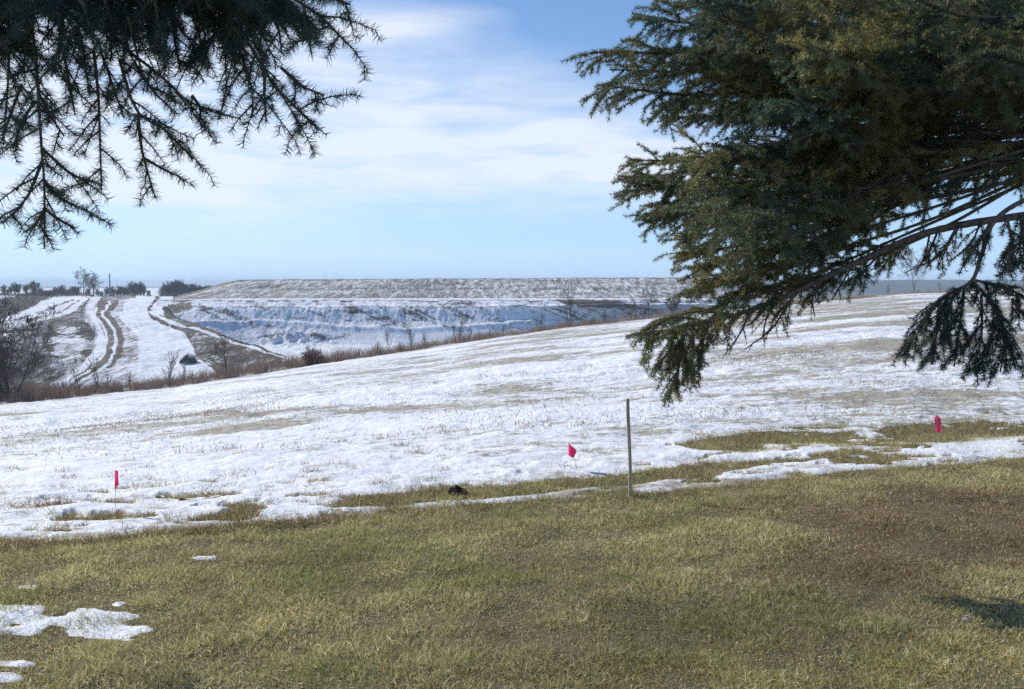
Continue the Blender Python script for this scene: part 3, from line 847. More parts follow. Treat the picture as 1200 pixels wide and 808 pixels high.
# red brown bushes in the hedge
p = edge_point(366, .4)
tree_thing('bush', 'dense rounded reddish bush standing out of the brush strip', 'bush', p,
           *bare_tree(31, 2.3, .55, 3, 9, .03, (8, 6, 4), .05, .013, .2, .7), m_plain('red_brown_bark', (.16, .085, .06), .9, .1, .3, 8))
# saplings along the edge of the field
protos = []
for i, (hh, st) in enumerate([(2.4, 1), (3.0, 2), (2.0, 2), (1.7, 1)]):
    T, C = bare_tree(50 + i, hh, .3, 2, st, .035, (9, 5), .2, .009, .3, .25)
    protos.append((T, C))
SAP = [(70, 1.1, 3), (88, 1.2, 0), (112, 1.15, 1), (126, 1.3, 3), (150, 1.0, 2), (195, 1.35, 1), (212, 1.2, 0), (224, 1.0, 3), (278, .8, 0), (420, 1.1, 3), (443, 1.1, 2), (455, 1.4, 0), (482, 1.3, 1), (497, 1.1, 2), (533, 1.25, 0),
       (538, 1.5, 1), (552, 1.2, 2), (573, 1.0, 3), (590, .9, 0), (633, 1.1, 1), (667, 1.8, 1), (671, 1.3, 0), (695, 1.0, 3), (710, 1.2, 2), (741, 1.7, 2), (745, 1.3, 1), (985, 1.0, 3), (1040, 1.0, 2), (1100, 1.1, 0), (1135, 1.2, 3), (1178, 1.0, 1), (-40, 1.3, 1), (-90, 1.2, 0), (1260, 1.2, 2), (1340, 1.1, 1)]
first = {}
for px, sc, k in SAP:
    loc = edge_point(px, random.uniform(.1, 1.6)); rz = random.uniform(0, 6.28)
    lab = 'thin leafless sapling standing in the brown brush strip along the field edge'
    if k not in first:
        first[k] = tree_thing('sapling', lab, 'sapling', loc, *protos[k], m_bark, 'saplings along the field edge', rz, sc)
    else:
        dup(first[k], loc, rz, (sc, sc, sc * random.uniform(.9, 1.1)))

# dark evergreen bush on the snowy field
def cedar():
    rng = np.random.default_rng(4); P = W(221, 426, hill_depth(0, 426)); e = empty('juniper_bush', tuple(P), 'low dark green evergreen bush on the bright snow strip of the hill', 'bush')
    n = 2600; a = rng.uniform(0, 2 * pi, n); r = np.sqrt(rng.random(n)) * 1.7; h = rng.uniform(0, 1, n) * (2.0 - .45 * r ** 1.4 + .5 * np.sin(a * 3)).clip(.3)
    r = r * (1 - .2 * h)
    b = np.stack([r * np.cos(a) * 1.25, r * np.sin(a), h], -1); dirv = norm(b + rng.normal(0, .6, (n, 3)) + [0, 0, .4])
    blades(b, rng.uniform(.2, .45, n), rng.uniform(.05, .1, n), dirv, rng.normal(0, .1, (n, 3)), tints(n, [(.05, .075, .045), (.07, .08, .05), (.10, .08, .06)], [.5, .3, .2], rng), 'foliage', m_brush, rng, e)
    S = Sticks()
    for k in range(9):
        t = rng.uniform(0, 2 * pi); S.add(np.array([0, 0, -.2]), np.array([cos(t) * .9, sin(t) * .8, .8]), .06, .02)
    v, f = S.geo(5); mesh_np('stem', v, f, m_bark_d, e)
cedar()

# trees on the hilltop
def hilltop(px, row, D): 
    P = W(px, row, D); return tuple(P)
tall = bare_tree(71, 17.0, .55, 4, 2, .34, (9, 6, 5, 3), .34, .035, .16, .14)
tree_thing('bare_tree', 'tallest leafless tree on the far hilltop rising above the treeline', 'tree', hilltop(97, 348, 455), *tall, m_bark)
tree_thing('bare_tree', 'broad leafless tree close beside the tallest tree on the hilltop', 'tree', hilltop(110, 348, 450), *bare_tree(74, 13.5, .55, 4, 3, .26, (8, 6, 5, 3), .22, .035, .16, .24), m_bark)
far = [bare_tree(80 + i, 8.8, .30, 4, 6, .12, (9, 6, 5, 3), .05, .026, .42, .34) for i in range(4)]
first = {}
def far_tree(k, px, row, D, sc, label, group):
    rz = random.uniform(0, 6.28)
    if k not in first: first[k] = tree_thing('distant_tree', label, 'tree', hilltop(px, row, D), *far[k], m_bark_d, group, rz, sc)
    else: dup(first[k], hilltop(px, row, D), rz, (sc * random.uniform(.95, 1.25), sc * random.uniform(.95, 1.25), sc), label, group)
for px, sc in [(-150, .7), (-130, .8), (-115, .6), (-100, .9), (-84, .8), (-70, .75), (-40, .8), (-14, .8), (-3, .66), (5, .62), (9, .5), (13, .72), (18, .8), (22, .85), (31, .92), (40, .98), (48, .75), (53, .66), (57, .62), (61, .6), (65, .72), (69, .7), (74, .78), (78, .7), (82, .8), (86, .7), (90, .7), (104, .8), (115, .7), (119, .7), (125, .72), (133, .7), (138, .8), (146, .88), (154, 1.02), (158, .9), (161, .98), (165, .95), (169, .9), (174, .6), (150, .9), (142, .8)]:
    far_tree(random.randrange(4), px, 348 if px > 50 else 345.5, random.uniform(455, 520), sc * random.uniform(.6, 1.15), 'low grey leafless tree in the treeline along the far hilltop', 'trees in the hilltop treeline')
for px, sc in [(193, .85), (197, 1.0), (200, 1.05), (204, 1.2), (207, 1.2), (211, 1.15), (214, 1.05), (218, 1.0), (222, .95), (226, 1.0), (230, 1.02), (234, 1.0), (238, .98), (242, .9), (246, .8)]:
    far_tree(random.randrange(4), px, 349, random.uniform(462, 510), sc * random.uniform(.8, 1.1), 'dense dark tree in the clump left of the flat-topped mound', 'trees in the clump beside the mound')

# tall pole on the hilltop
def pole():
    P = W(129.3, 349, 452); e = empty('utility_pole', tuple(P), 'tall thin grey pole standing on the far hilltop among trees', 'pole')
    h = 27 / FPX * 452
    v, f = tube_geo([(0, 0, -1), (0, 0, h * .5), (0, 0, h)], [.42, .38, .32], 8)
    mesh_np('pole_shaft', v, f, m_plain('weathered_pole', (.22, .22, .23), .8, .2, .15, 2), e)
    v, f = tube_geo([(0, 0, h), (0, 0, h + .5)], [.46, .3], 8); mesh_np('pole_cap', v, f, m_plain('pole_top_paint', (.4, .42, .45), .6, .3, .1, 2), e)
pole()

# ------------------------------------------------------------------ stake, flags, clods
def stake():
    b = on_ground(738.5, 583)[0]
    y = b[1]; t = W(736.0, 468, y - .02)
    e = empty('wooden_stake', tuple(b), 'thin weathered wooden stake standing upright at the edge of the lawn', 'stake')
    pts = np.linspace(0, 1, 9)[:, None] * (t - b) + np.array([0, 0, 0]); pts[:, 0] += .004 * np.sin(np.linspace(0, 5, 9))
    pts = np.concatenate([[[0.0, 0, -.15]], pts]); pts[-1, 2] -= .0
    # four sided, slightly rounded corners, chamfered head
    r = np.full(10, .0158); r[0] = .012
    V = []; ang = [radians(a) for a in (35, 55, 125, 145, 215, 235, 305, 325)]
    for i, (c, rad) in enumerate(zip(pts, r)):
        V.append([c + np.array([cos(a) * rad * 1.0, sin(a) * rad * .8, 0]) for a in ang])
    V.append([pts[-1] + np.array([cos(a) * .009, sin(a) * .007, .005]) for a in ang])
    V = np.array(V); n, m = V.shape[:2]
    F = [(i * m + k, i * m + (k + 1) % m, (i + 1) * m + (k + 1) % m, (i + 1) * m + k) for i in range(n - 1) for k in range(m)]
    F += [((n - 1) * m + a, (n - 1) * m + b_, (n - 1) * m + c, (n - 1) * m + d) for a, b_, c, d in ((0, 1, 2, 3), (0, 3, 4, 7), (4, 5, 6, 7))]
    m_w, nt, out = mat('weathered_wood'); h = N(nt)
    tc = h.add('ShaderNodeTexCoord').outputs['Object']
    g = h.noise(h.mapping(tc, (90, 90, 3)), 1.0, 5, .65)
    col = h.mix(h.mapr(g, .3, .7), (.40, .31, .215), (.66, .55, .41))
    h.link(h.bsdf(col, .8, h.bump(g, .5, .004), .2).outputs[0], out.inputs[0])
    mesh_np('stake_shaft', V.reshape(-1, 3), np.array(F), m_w, e)
stake()

m_wire = m_plain('flag_wire', (.30, .29, .28), .5, .5, .1, 30)
def m_flag_mat():
    m, nt, out = mat('pink_film'); h = N(nt)
    tc = h.add('ShaderNodeTexCoord').outputs['Object']; n = h.noise(tc, 30, 3)
    col = h.mix(h.mapr(n, .3, .7), (.96, .13, .33), (.98, .20, .42))
    b = h.bsdf(col, .4, None, .4); t = h.add('ShaderNodeBsdfTranslucent'); h.link(col, t.inputs[0])
    mx = h.add('ShaderNodeMixShader'); mx.inputs[0].default_value = .7
    h.link(b.outputs[0], mx.inputs[1]); h.link(t.outputs[0], mx.inputs[2]); h.link(mx.outputs[0], out.inputs[0])
    return m
m_flag = m_flag_mat()

def flag(base_px, base_row, top, label, cols):
    """cols: list of strips across the film: (photo x, top row, bottom row, fold depth in m)"""
    b = on_ground(base_px, base_row)[0]; y = b[1]
    e = empty('marker_flag', tuple(b), label, 'flag', 'pink marker flags along the lawn edge')
    t = W(top[0], top[1], y)
    v, f = tube_geo([np.array([0, 0, -.1]), (t - b) * .5 + [.002, 0, 0], t - b], [.0016] * 3, 6); mesh_np('wire_staff', v, f, m_wire, e)
    nr = 9; P = []
    for j, (x, r0, r1, fy) in enumerate(cols):
        for k in range(nr):
            w = k / (nr - 1)
            q = W(x + .35 * sin(3 * w + j), r0 + (r1 - r0) * w, y) - b
            q[1] += fy * (1 - .5 * w) + .004 * sin(7 * w + j * 2)
            P.append(q)
    P = np.array(P); nc = len(cols)
    q2 = P + np.array([0, .0007, 0])
    idx = np.arange(nc * nr).reshape(nc, nr)
    F = np.stack([idx[:-1, :-1], idx[1:, :-1], idx[1:, 1:], idx[:-1, 1:]], -1).reshape(-1, 4)
    N0 = nc * nr
    rim = np.concatenate([idx[0, :], idx[1:, -1], idx[-1, :-1][::-1], idx[1:-1, 0][::-1]])
    R = np.stack([rim, np.roll(rim, -1), np.roll(rim, -1) + N0, rim + N0], -1)
    mesh_np('flag_film', np.concatenate([P, q2]), np.concatenate([F[:, ::-1], F + N0, R]), m_flag, e, smooth=False)

flag(135.3, 607, (134.6, 551), 'small pink marker flag on a wire, leftmost, hanging narrow in the snow', [(134.4, 551, 574, 0), (135.6, 553.5, 573, .03), (137, 559, 570.5, .015), (140.4, 564, 567, -.02)])
flag(679, 553, (666, 518.5), 'pink marker flag with a folded corner on a leaning wire, left of the wooden stake', [(666, 518.5, 533, 0), (667.5, 521, 535, .02), (669.8, 524, 536.5, .05), (672, 524.5, 537, -.01), (675, 526, 530, -.03)])
flag(1099, 531, (1097.5, 486.5), 'pink marker flag on the melted grass patch beyond the lawn, near the right edge', [(1096.5, 489, 506, .02), (1098, 486.5, 507, 0), (1100.5, 490, 507, -.02), (1103.5, 500, 506.5, .01)])

m_soil = m_plain('wet_soil', (.022, .017, .014), .95, .1, .5, 25, .6)
def clod(px, row, w, h, lumps, label, seed):
    rng = np.random.default_rng(seed); b = on_ground(px, row)[0]; sc = b[1] / FPX
    import bmesh
    bm = bmesh.new()
    for k in range(lumps):
        c = np.array([rng.uniform(-.5, .5) * w * sc if k else -.22 * w * sc, rng.normal(0, .12) * w * sc, 0.0]); r = (rng.uniform(.16, .32) if k else .42) * h * sc * 1.5
        res = bmesh.ops.create_icosphere(bm, subdivisions=3, radius=r)
        for v in res['verts']:
            p = np.array(v.co) * [1.35, 1.1, .95]
            n = 1 + .38 * float(vnoise(p[0] / r * 1.8 + seed + k * 7, p[1] / r * 1.8 + p[2] / r * 2.3, seed)) + .18 * float(vnoise(p[0] / r * 5, p[2] / r * 5 + p[1] / r * 4, seed + 3))
            v.co = tuple(p * n + c + [0, 0, r * .35])
    me = bpy.data.meshes.new('soil_clod'); bm.to_mesh(me); bm.free(); me.materials.append(m_soil)
    o = bpy.data.objects.new('soil_clod', me); COL.objects.link(o); o.location = tuple(b)
    tag(o, label, 'soil clod', 'dark soil clods by the snow edge')
clod(541, 581, 30, 11, 9, 'large crumbly black soil clod lying on the melted grass strip', 3)
clod(218, 590, 12, 7, 5, 'small dark soil clod on the snow, right of a smaller lump', 5)
clod(189, 586, 9, 4.5, 3, 'flat tiny dark soil lump on the snow near the leftmost flag', 6)
clod(278, 588, 12, 5, 4, 'low dark soil clod beside brown tufts on the snow', 8)

def leaf():
    b = on_ground(1132, 737)[0]; n = 13; P = []
    for i in range(n):
        t = i / (n - 1); w = .011 * sin(pi * min(1, t * 1.05 + .02)) ** .7
        for s in (-1, 0, 1): P.append([.07 * (t - .5), s * w, .046 + .006 * abs(s) + .006 * sin(4 * t)])
    P = np.array(P); idx = np.arange(n * 3).reshape(n, 3); F = np.stack([idx[:-1, :-1], idx[1:, :-1], idx[1:, 1:], idx[:-1, 1:]], -1).reshape(-1, 4)
    o = mesh_np('fallen_leaf', P, F, m_plain('dry_leaf', (.36, .29, .24), .7, .2, .2, 60)); o.location = tuple(b); o.rotation_euler = (.1, -.1, .2)
    tag(o, 'pale curled dry leaf lying in the dark shadow on the lawn', 'leaf')
leaf()

# ------------------------------------------------------------------ spruces
m_wood = m_plain('spruce_bark', (0.19, 0.14, 0.105), .9, .1, .35, 30, .4)
m_needle = m_attr('spruce_needle', .5, .3, .2, (1, 1, .6))

def needles(p0, p1, per_m, length, width, tint, rng, fwd=.65):
    """flat pointed needles set all round the shoots p0-p1"""
    L = np.linalg.norm(p1 - p0, axis=1)
    cnt = rng.poisson(np.maximum(L * per_m, .2))
    i = np.repeat(np.arange(len(L)), cnt); n = len(i)
    t = rng.random(n)[:, None]
    base = p0[i] * (1 - t) + p1[i] * t
    d = norm(p1 - p0)[i]
    r = rng.normal(size=(n, 3)); r = norm(r - d * (r * d).sum(1, keepdims=True))
    nd = norm(r + d * rng.uniform(fwd * .5, fwd * 1.4, (n, 1)))
    side = norm(np.cross(nd, rng.normal(size=(n, 3))))
    ln = (length * rng.uniform(.7, 1.2, n))[:, None]; w = (width * rng.uniform(.8, 1.2, n))[:, None] * .5
    V = np.stack([base - side * w, base + side * w, base + nd * ln + side * w * .35, base + nd * ln - side * w * .35], 1)
    F = np.arange(n)[:, None] * 4 + np.arange(4)[None, :]
    c = tint[i] * rng.uniform(.75, 1.25, (n, 1))
    return V.reshape(-1, 3), F, np.repeat(c, 4, 0)

def grow_bough(ctrl, r0, rng, sec_len=.45, sec_step=.06, hang=.25, bare=.2, ter_len=.09, ter_step=.045, ndl_from=.0, twig=.0022, ter_p=.82, main_ndl=.65, flat=1.0, taper=.75, spin=.30):
    """one bough: a curved limb, side branches in its plane, short shoots on those; returns limb points, wood sticks and leafy shoots"""
    L = sum(np.linalg.norm(np.subtract(a, b)) for a, b in zip(ctrl[:-1], ctrl[1:]))
    n = max(6, int(L / .05)); pts = catmull(ctrl, n)
    rad = r0 * (1 - np.linspace(0, 1, n)) ** .8 + twig * 1.2
    S = Sticks(); A = []; B = []
    tan = norm(np.gradient(pts, axis=0))
    for i in range(n - 1):
        if i / n > main_ndl: A.append(pts[i]); B.append(pts[i + 1])
    k = 0; s = bare * L
    while s < L * .985:
        f = s / L; i = min(int(f * (n - 1)), n - 2)
        side = 1 if k % 2 else -1; k += 1; s += sec_step * rng.uniform(.6, 1.4)
        t = tan[i]; lat = np.cross(t, [0, 0, 1.0]); ll = np.linalg.norm(lat)
        lat = lat / ll if ll > .15 else np.array([cos(k * 2.4), sin(k * 2.4), 0])
        lat = lat * side * flat + rng.normal(0, spin, 3); lat /= np.linalg.norm(lat)
        a = rng.uniform(.6, 1.05)
        d = t * cos(a) + lat * sin(a)
        sl = (sec_len * (1 - f) ** taper + .09) * rng.uniform(.5, 1.2)
        sl *= min(1.0, .5 + 2.5 * (f - bare) / (1 - bare + 1e-6) + .1)
        step = ter_step; m = max(2, int(sl / step)); p = pts[i].copy(); rr_ = max(rad[i] * .45, twig * 1.6)
        for j in range(m):
            g = (j + .5) / m
            d = d + np.array([0, 0, -hang * step * 5.0]) + rng.normal(0, .05, 3) + (t * .05)
            d /= np.linalg.norm(d); q = p + d * sl / m
            S.add(p, q, rr_ * (1 - .7 * j / m) + twig * .3, rr_ * (1 - .7 * (j + 1) / m) + twig * .3)
            if g > ndl_from: A.append(p); B.append(q)
            if (j > 0 or m < 4) and g > ndl_from * .8:
                for s2 in (-1, 1):
                    if rng.random() < ter_p:
                        l2 = np.cross(d, [0, 0, 1.0]) * s2 + rng.normal(0, .35, 3); l2 /= np.linalg.norm(l2) + 1e-9
                        a2 = rng.uniform(.55, 1.0); d2 = d * cos(a2) + l2 * sin(a2) + np.array([0, 0, -hang * .9 * rng.random()]); d2 /= np.linalg.norm(d2)
                        tl = ter_len * rng.uniform(.5, 1.3) * (1 - .45 * g)
                        md = q + d2 * tl * .5; d3 = d2 + d * .25 + [0, 0, -.25 * hang]; d3 /= np.linalg.norm(d3); e = md + d3 * tl * .5
                        S.add(q, md, twig, twig * .8); S.add(md, e, twig * .8, twig * .5)
                        A += [q, md]; B += [md, e]
            p = q
    return pts, rad, S, np.array(A), np.array(B)

class Spruce:
    def __init__(s, base, height, label, rtrunk, seed):
        s.e = empty('spruce_tree', base, label, 'tree'); s.base = np.array(base); s.rng = np.random.default_rng(seed); s.h = height
        pts = np.array([[0, 0, -.3], [0, 0, .4], [.02, .02, height * .4], [0, .03, height * .7], [0, 0, height]]); n = 24
        pp = catmull(pts, n); r = rtrunk * (1 - .93 * np.linspace(0, 1, n)); r[0] *= 1.35; r[1] *= 1.12
        v, f = tube_geo(pp, r, 14, .07, seed); mesh_np('trunk', v, f, m_wood, s.e, smooth=True)
    def bough(s, ctrl, r0=.02, per_m=620, nlen=.019, nw=.0016, tone=0.5, fwd=.65, **kw):
        """ctrl in world space"""
        rng = s.rng; ctrl = [np.array(c, float) - s.base for c in ctrl]
        pts, rad, S, A, B = grow_bough(ctrl, r0, rng, **kw)
        g = [tube_geo(pts, rad, 7, .08, 1)]
        if S.p0: g.append(S.geo(3))
        v, f = join(*[(a, b) for a, b in g])
        ob = mesh_np('bough', v, f, m_wood, s.e)
        mid = (A + B) / 2
        nz = vnoise(mid[:, 0] * 2.3 + mid[:, 2] * 1.7, mid[:, 1] * 2.3 - mid[:, 2] * 1.1, 7) * .5 + .5
        w = np.clip(nz * .8 - .08 + (tone - .5) * 1.15 + rng.normal(0, .12, len(A)), 0, 1)[:, None]
        blue = np.array([.076, .132, .107]); oliv = np.array([.27, .24, .09])
        tint = (blue * (1 - w) + oliv * w) * rng.uniform(.75, 1.0 + .9 * tone)  # varies by bough; sunlit sprays are imitated by warmer, brighter needle colour
        v, f, c = needles(A, B, per_m, nlen, nw, tint, rng, fwd)
        mesh_np('needles', v, f, m_needle, ob, tint=c)
        return len(c) // 4

def spruce_right():
    base = (5.35, 6.4); base = (*base, float(H(*base)))
    T = Spruce(base, 11.0, 'large blue-green spruce whose boughs fill the upper right of the view', .19, 5)
    rng = np.random.default_rng(31)
    tx, ty = base[0], base[1]
    tot = 0
    def from_trunk(z, tip, sag=.0, mid=None):
        a = np.array([tx, ty, z]); c = np.array(tip, float)
        m1 = a + (c - a) * .33 + [0, 0, .10 + sag * .3]; m2 = a + (c - a) * .68 + [0, 0, .06 + sag * .4]
        return [a, m1, m2, c]
    def curved(z, tip, sag=.15, up=.08):
        """leaves the trunk, sags, and turns up a little at its tip"""
        a = np.array([tx, ty, z]); c = np.array(tip, float); v = c - a
        j = lambda k: rng.normal(0, k, 3)
        return [a, a + v * .3 + [0, 0, -.2 * sag] + j(.05), a + v * .6 + [0, 0, -.8 * sag] + j(.07), a + v * .85 + [0, 0, -sag * .7 - up * .4] + j(.03), c]
    # boughs that make the outline: tip photo position, distance, height on trunk
    fat = dict(per_m=900, nlen=.021, nw=.0029, fwd=.5, ter_step=.062)
    tips = [(690, 62, 4.3, 3.7), (700, 100, 4.4, 3.5), (715, 82, 4.6, 3.6), (742, 22, 4.4, 3.9), (760, 58, 4.5, 3.7), (724, 207, 5.2, 3.0), (738, 188, 5.3, 3.1), (772, 138, 5.5, 3.3), (784, 116, 5.6, 3.4), (752, 262, 4.9, 2.7), (764, 240, 5.2, 2.8),
            (795, 298, 5.0, 2.6), (806, 316, 4.8, 2.5), (790, 282, 5.5, 2.7), (780, 5, 5.0, 4.0), (815, 92, 5.2, 3.6), (730, 224, 5.0, 2.9), (748, 208, 5.0, 3.0), (808, 60, 4.2, 3.5), (835, 172, 4.2, 3.0), (808, 218, 4.3, 2.8), (855, 122, 4.6, 3.3), (782, 205, 4.8, 3.0), (800, 260, 4.6, 2.7)]
    for (px, py, D, z) in tips:
        tip = W(px, py, D); low = z < 2.85; z = z + (.62 if low else 0)
        tot += T.bough(curved(z, tip, rng.uniform(.0, .14), rng.uniform(.03, .16)), .016, tone=rng.uniform(.25, .8), sec_len=.36, sec_step=.060, hang=rng.uniform(.25, .35 if low else .55), bare=.46 if low else .38, ndl_from=.18, twig=.0026, ter_len=.125, taper=.5, spin=.5, **fat)
    # fill of the crown inside the frame at several distances
    for k in range(29):
        px = rng.uniform(790, 1190); py = rng.uniform(-40, np.interp(px, [780, 850, 950, 1050, 1190], [280, 245, 170, 118, 105])); D = rng.uniform(3.6, 6.6)
        tip = W(px, py, D); z = np.clip(tip[2] + rng.uniform(-.2, .7), 2.75, 4.8)
        tot += T.bough(curved(z, tip, rng.uniform(.0, .12), rng.uniform(0, .2)), .017, tone=rng.uniform(.2, .95), sec_len=.38, sec_step=.055, hang=rng.uniform(.2, .8 if px < 900 else .5), bare=.16, ndl_from=.3, twig=.0028, ter_len=.095, taper=.5, spin=.6, per_m=640, nlen=.021, nw=.0032, fwd=.5)
    # sprays reaching towards the viewer out of the crown
    for k in range(30):
        px = rng.uniform(800, 1190); py = rng.uniform(-10, np.interp(px, [780, 850, 950, 1050, 1190], [255, 235, 175, 130, 115])); D = rng.uniform(3.4, 4.6)
        tip = W(px, py, D); back = W(px + rng.uniform(30, 140), py + rng.uniform(-60, 30), D + rng.uniform(.9, 1.6)); z = np.clip(back[2] + rng.uniform(0, .5), 2.75, 4.8)
        a = np.array([tx, ty, z])
        tot += T.bough([a, a * .4 + back * .6 + [0, 0, -.05], back, (back + tip) / 2 + [0, 0, -.06], tip], .015, tone=rng.uniform(.4, 1.05), sec_len=.34, sec_step=.062, hang=rng.uniform(.2, .6), bare=.42, ndl_from=.2, twig=.0026, ter_len=.125, taper=.45, spin=.5, **fat)
    # shaded boughs on the far side of the trunk close the crown
    for k in range(9):
        px = rng.uniform(860, 1260); py = rng.uniform(-60, 110); D = rng.uniform(6.4, 8.0)
        tip = W(px, py, D); z = np.clip(tip[2] + rng.uniform(.0, .5), 2.9, 5.0)
        tot += T.bough(curved(z, tip, .2), .018, tone=rng.uniform(.1, .5), sec_len=.6, sec_step=.07, hang=.4, bare=.1, ter_len=.13, ter_step=.06, taper=.4, spin=.6, per_m=420, nlen=.026, nw=.0045, fwd=.5)
    # the lowest long bough sweeping left with a drooping tip
    C = [W(1330, 250, 6.0), W(1200, 253, 5.2), W(1090, 272, 4.8), W(1000, 310, 4.6), W(915, 350, 4.5), W(850, 373, 4.5), W(800, 384, 4.5), W(738, 393, 4.5)]
    C[0] = np.array([tx, ty, 2.3])
    tot += T.bough(C, .025, 620, .02, .0026, .7, fwd=.5, sec_len=.22, sec_step=.06, hang=.9, bare=.56, ndl_from=.2, ter_len=.08, main_ndl=.8)
    # twigs with few needles under the long bough
    for (a, b, c) in [((1000, 310, 4.6), (985, 335, 4.6), (975, 352, 4.6)), ((1070, 277, 4.75), (1050, 300, 4.75), (1042, 316, 4.75)), ((930, 345, 4.5), (905, 385, 4.5), (872, 410, 4.5)), ((905, 353, 4.5), (897, 378, 4.5), (893, 398, 4.5)),
                      ((960, 330, 4.5), (952, 350, 4.5), (955, 372, 4.5)), ((1090, 272, 4.8), (1085, 295, 4.8), (1078, 312, 4.8)), ((880, 362, 4.5), (868, 390, 4.5), (850, 415, 4.5)), ((1120, 268, 4.8), (1100, 300, 4.8), (1060, 320, 4.8))]:
        ctrl = [W(*a), W(*b), W(*c)]
        tot += T.bough(ctrl, .004, 25, .014, .0016, .5, sec_len=.07, sec_step=.05, hang=.6, bare=.2, ter_len=.03, main_ndl=.7)
    # needled sprays hanging from the long bough
    for (a, b, c) in [((1128, 260, 4.85), (1112, 285, 4.85), (1100, 312, 4.85)), ((1100, 268, 4.8), (1092, 288, 4.8), (1082, 306, 4.8)), ((1150, 257, 4.9), (1140, 282, 4.9), (1122, 300, 4.9)), ((1030, 298, 4.65), (1012, 318, 4.65), (990, 332, 4.65)), ((1200, 252, 5.1), (1196, 285, 5.1), (1186, 310, 5.1)),
                      ((980, 318, 4.6), (962, 336, 4.6), (942, 352, 4.6)), ((1060, 282, 4.7), (1046, 296, 4.7), (1034, 318, 4.7)), ((940, 338, 4.55), (922, 356, 4.55), (905, 376, 4.55))]:
        tot += T.bough([W(*a), W(*b), W(*c)], .005, 760, .02, .0027, rng.uniform(.4, .9), fwd=.5, sec_len=.11, sec_step=.035, hang=1.0, bare=.12, ter_len=.06, main_ndl=.2)
    # drooping end of that bough
    for (a, b, c) in [((800, 384, 4.5), (798, 420, 4.5), (782, 468, 4.5)), ((812, 383, 4.45), (812, 412, 4.45), (800, 452, 4.45)), ((790, 385, 4.5), (785, 410, 4.5), (770, 430, 4.5)), ((775, 388, 4.5), (762, 400, 4.5), (752, 424, 4.5)), ((822, 380, 4.5), (824, 405, 4.5), (818, 428, 4.5)),
                      ((845, 374, 4.5), (842, 388, 4.45), (836, 402, 4.4)), ((800, 384, 4.55), (795, 425, 4.6), (790, 458, 4.6)), ((830, 378, 4.4), (790, 372, 4.3), (752, 388, 4.3)), ((860, 370, 4.55), (815, 365, 4.6), (770, 377, 4.65))]:
        ctrl = [W(*a), W(*b), W(*c)]
        tot += T.bough(ctrl, .007, 820, .021, .0027, .65, fwd=.5, sec_len=.13, sec_step=.028, hang=.9, bare=.05, ter_len=.06, main_ndl=.1)
    # foliage bridging the long bough and the crown above it
    for (px, py, D, z) in [(800, 345, 4.5, 2.5), (815, 330, 4.4, 2.5), (850, 345, 4.6, 2.4), (885, 296, 4.5, 2.5), (860, 300, 4.3, 2.6), (842, 358, 4.4, 2.4), (905, 262, 4.2, 2.6)]:
        tip = W(px, py, D); c = curved(z + .5, tip, .06)
        tot += T.bough(c, .014, tone=rng.uniform(.4, .9), sec_len=.24, sec_step=.045, hang=.35, bare=.60, ter_len=.08, taper=.5, spin=.5, **fat)
    # hanging branch at the right edge, dark against the snow
    D = 3.7
    tot += T.bough([np.array([tx, ty, 2.6]), W(1260, 215, 4.2), W(1175, 250, D), W(1150, 300, D), W(1138, 330, D), W(1100, 352, D), W(1078, 385, D), W(1062, 412, D)], .011, 760, .018, .002, .15, fwd=.5, sec_len=.16, sec_step=.05, hang=1.0, bare=.62, ter_len=.045, main_ndl=.75)
    for (a, b, c) in [((1140, 328, D), (1172, 372, D), (1190, 432, D)), ((1130, 335, D), (1125, 380, D), (1118, 430, D)), ((1110, 348, D), (1098, 390, D), (1090, 424, D)), ((1150, 345, D), (1150, 395, D), (1140, 434, D)), ((1172, 370, D), (1160, 400, D), (1145, 438, D)),
                      ((1186, 350, D), (1210, 390, D), (1215, 440, D)), ((1140, 328, D), (1185, 340, D), (1230, 372, D)), ((1165, 372, D), (1178, 400, D), (1172, 436, D)), ((1120, 340, D), (1108, 375, D), (1108, 405, D)), ((1180, 255, D), (1186, 290, D), (1178, 318, D)), ((1195, 250, D), (1200, 290, D), (1204, 325, D)), ((1160, 262, D), (1150, 280, D), (1135, 300, D))]:
        ctrl = [W(*a), W(*b), W(*c)]
        tot += T.bough(ctrl, .0042, 1200, .020, .0021, .12, fwd=.5, sec_len=.10, sec_step=.026, hang=1.1, bare=.10, ter_len=.045, main_ndl=.15)
    # the rest of the tree outside the picture
    for k in range(84):
        z = rng.uniform(2.0, 10.2); a = rng.uniform(-2.0, 1.7); R = np.clip((11.0 - z) * .32, .4, 2.6) * rng.uniform(.8, 1.1)
        if z < 5: a = rng.uniform(-1.6, 1.6)
        tip = np.array([tx + cos(a) * R, ty + sin(a) * R, z - .25 * R])
        px, py = proj(*tip)
        if 600 < px < 1230 and py > -30: continue
        tot += T.bough(from_trunk(z, tip, .1), .02, 260, .024, .0035, .4, sec_len=.55, sec_step=.1, hang=.35, bare=.12, ter_len=.13, ter_step=.07)
    for k in range(4):   # upper crown towards the viewer and the sun
        z = rng.uniform(4.6, 9.8); a = rng.uniform(2.0, 4.6); R = np.clip((11.0 - z) * .36, .4, 2.6)
        tip = np.array([tx + cos(a) * R, ty + sin(a) * R, z - .2 * R])
        tot += T.bough(from_trunk(z, tip, .1), .02, 260, .024, .0035, .4, sec_len=.55, sec_step=.1, hang=.35, bare=.12, ter_len=.13, ter_step=.07)
    print('right needles', tot)
spruce_right()

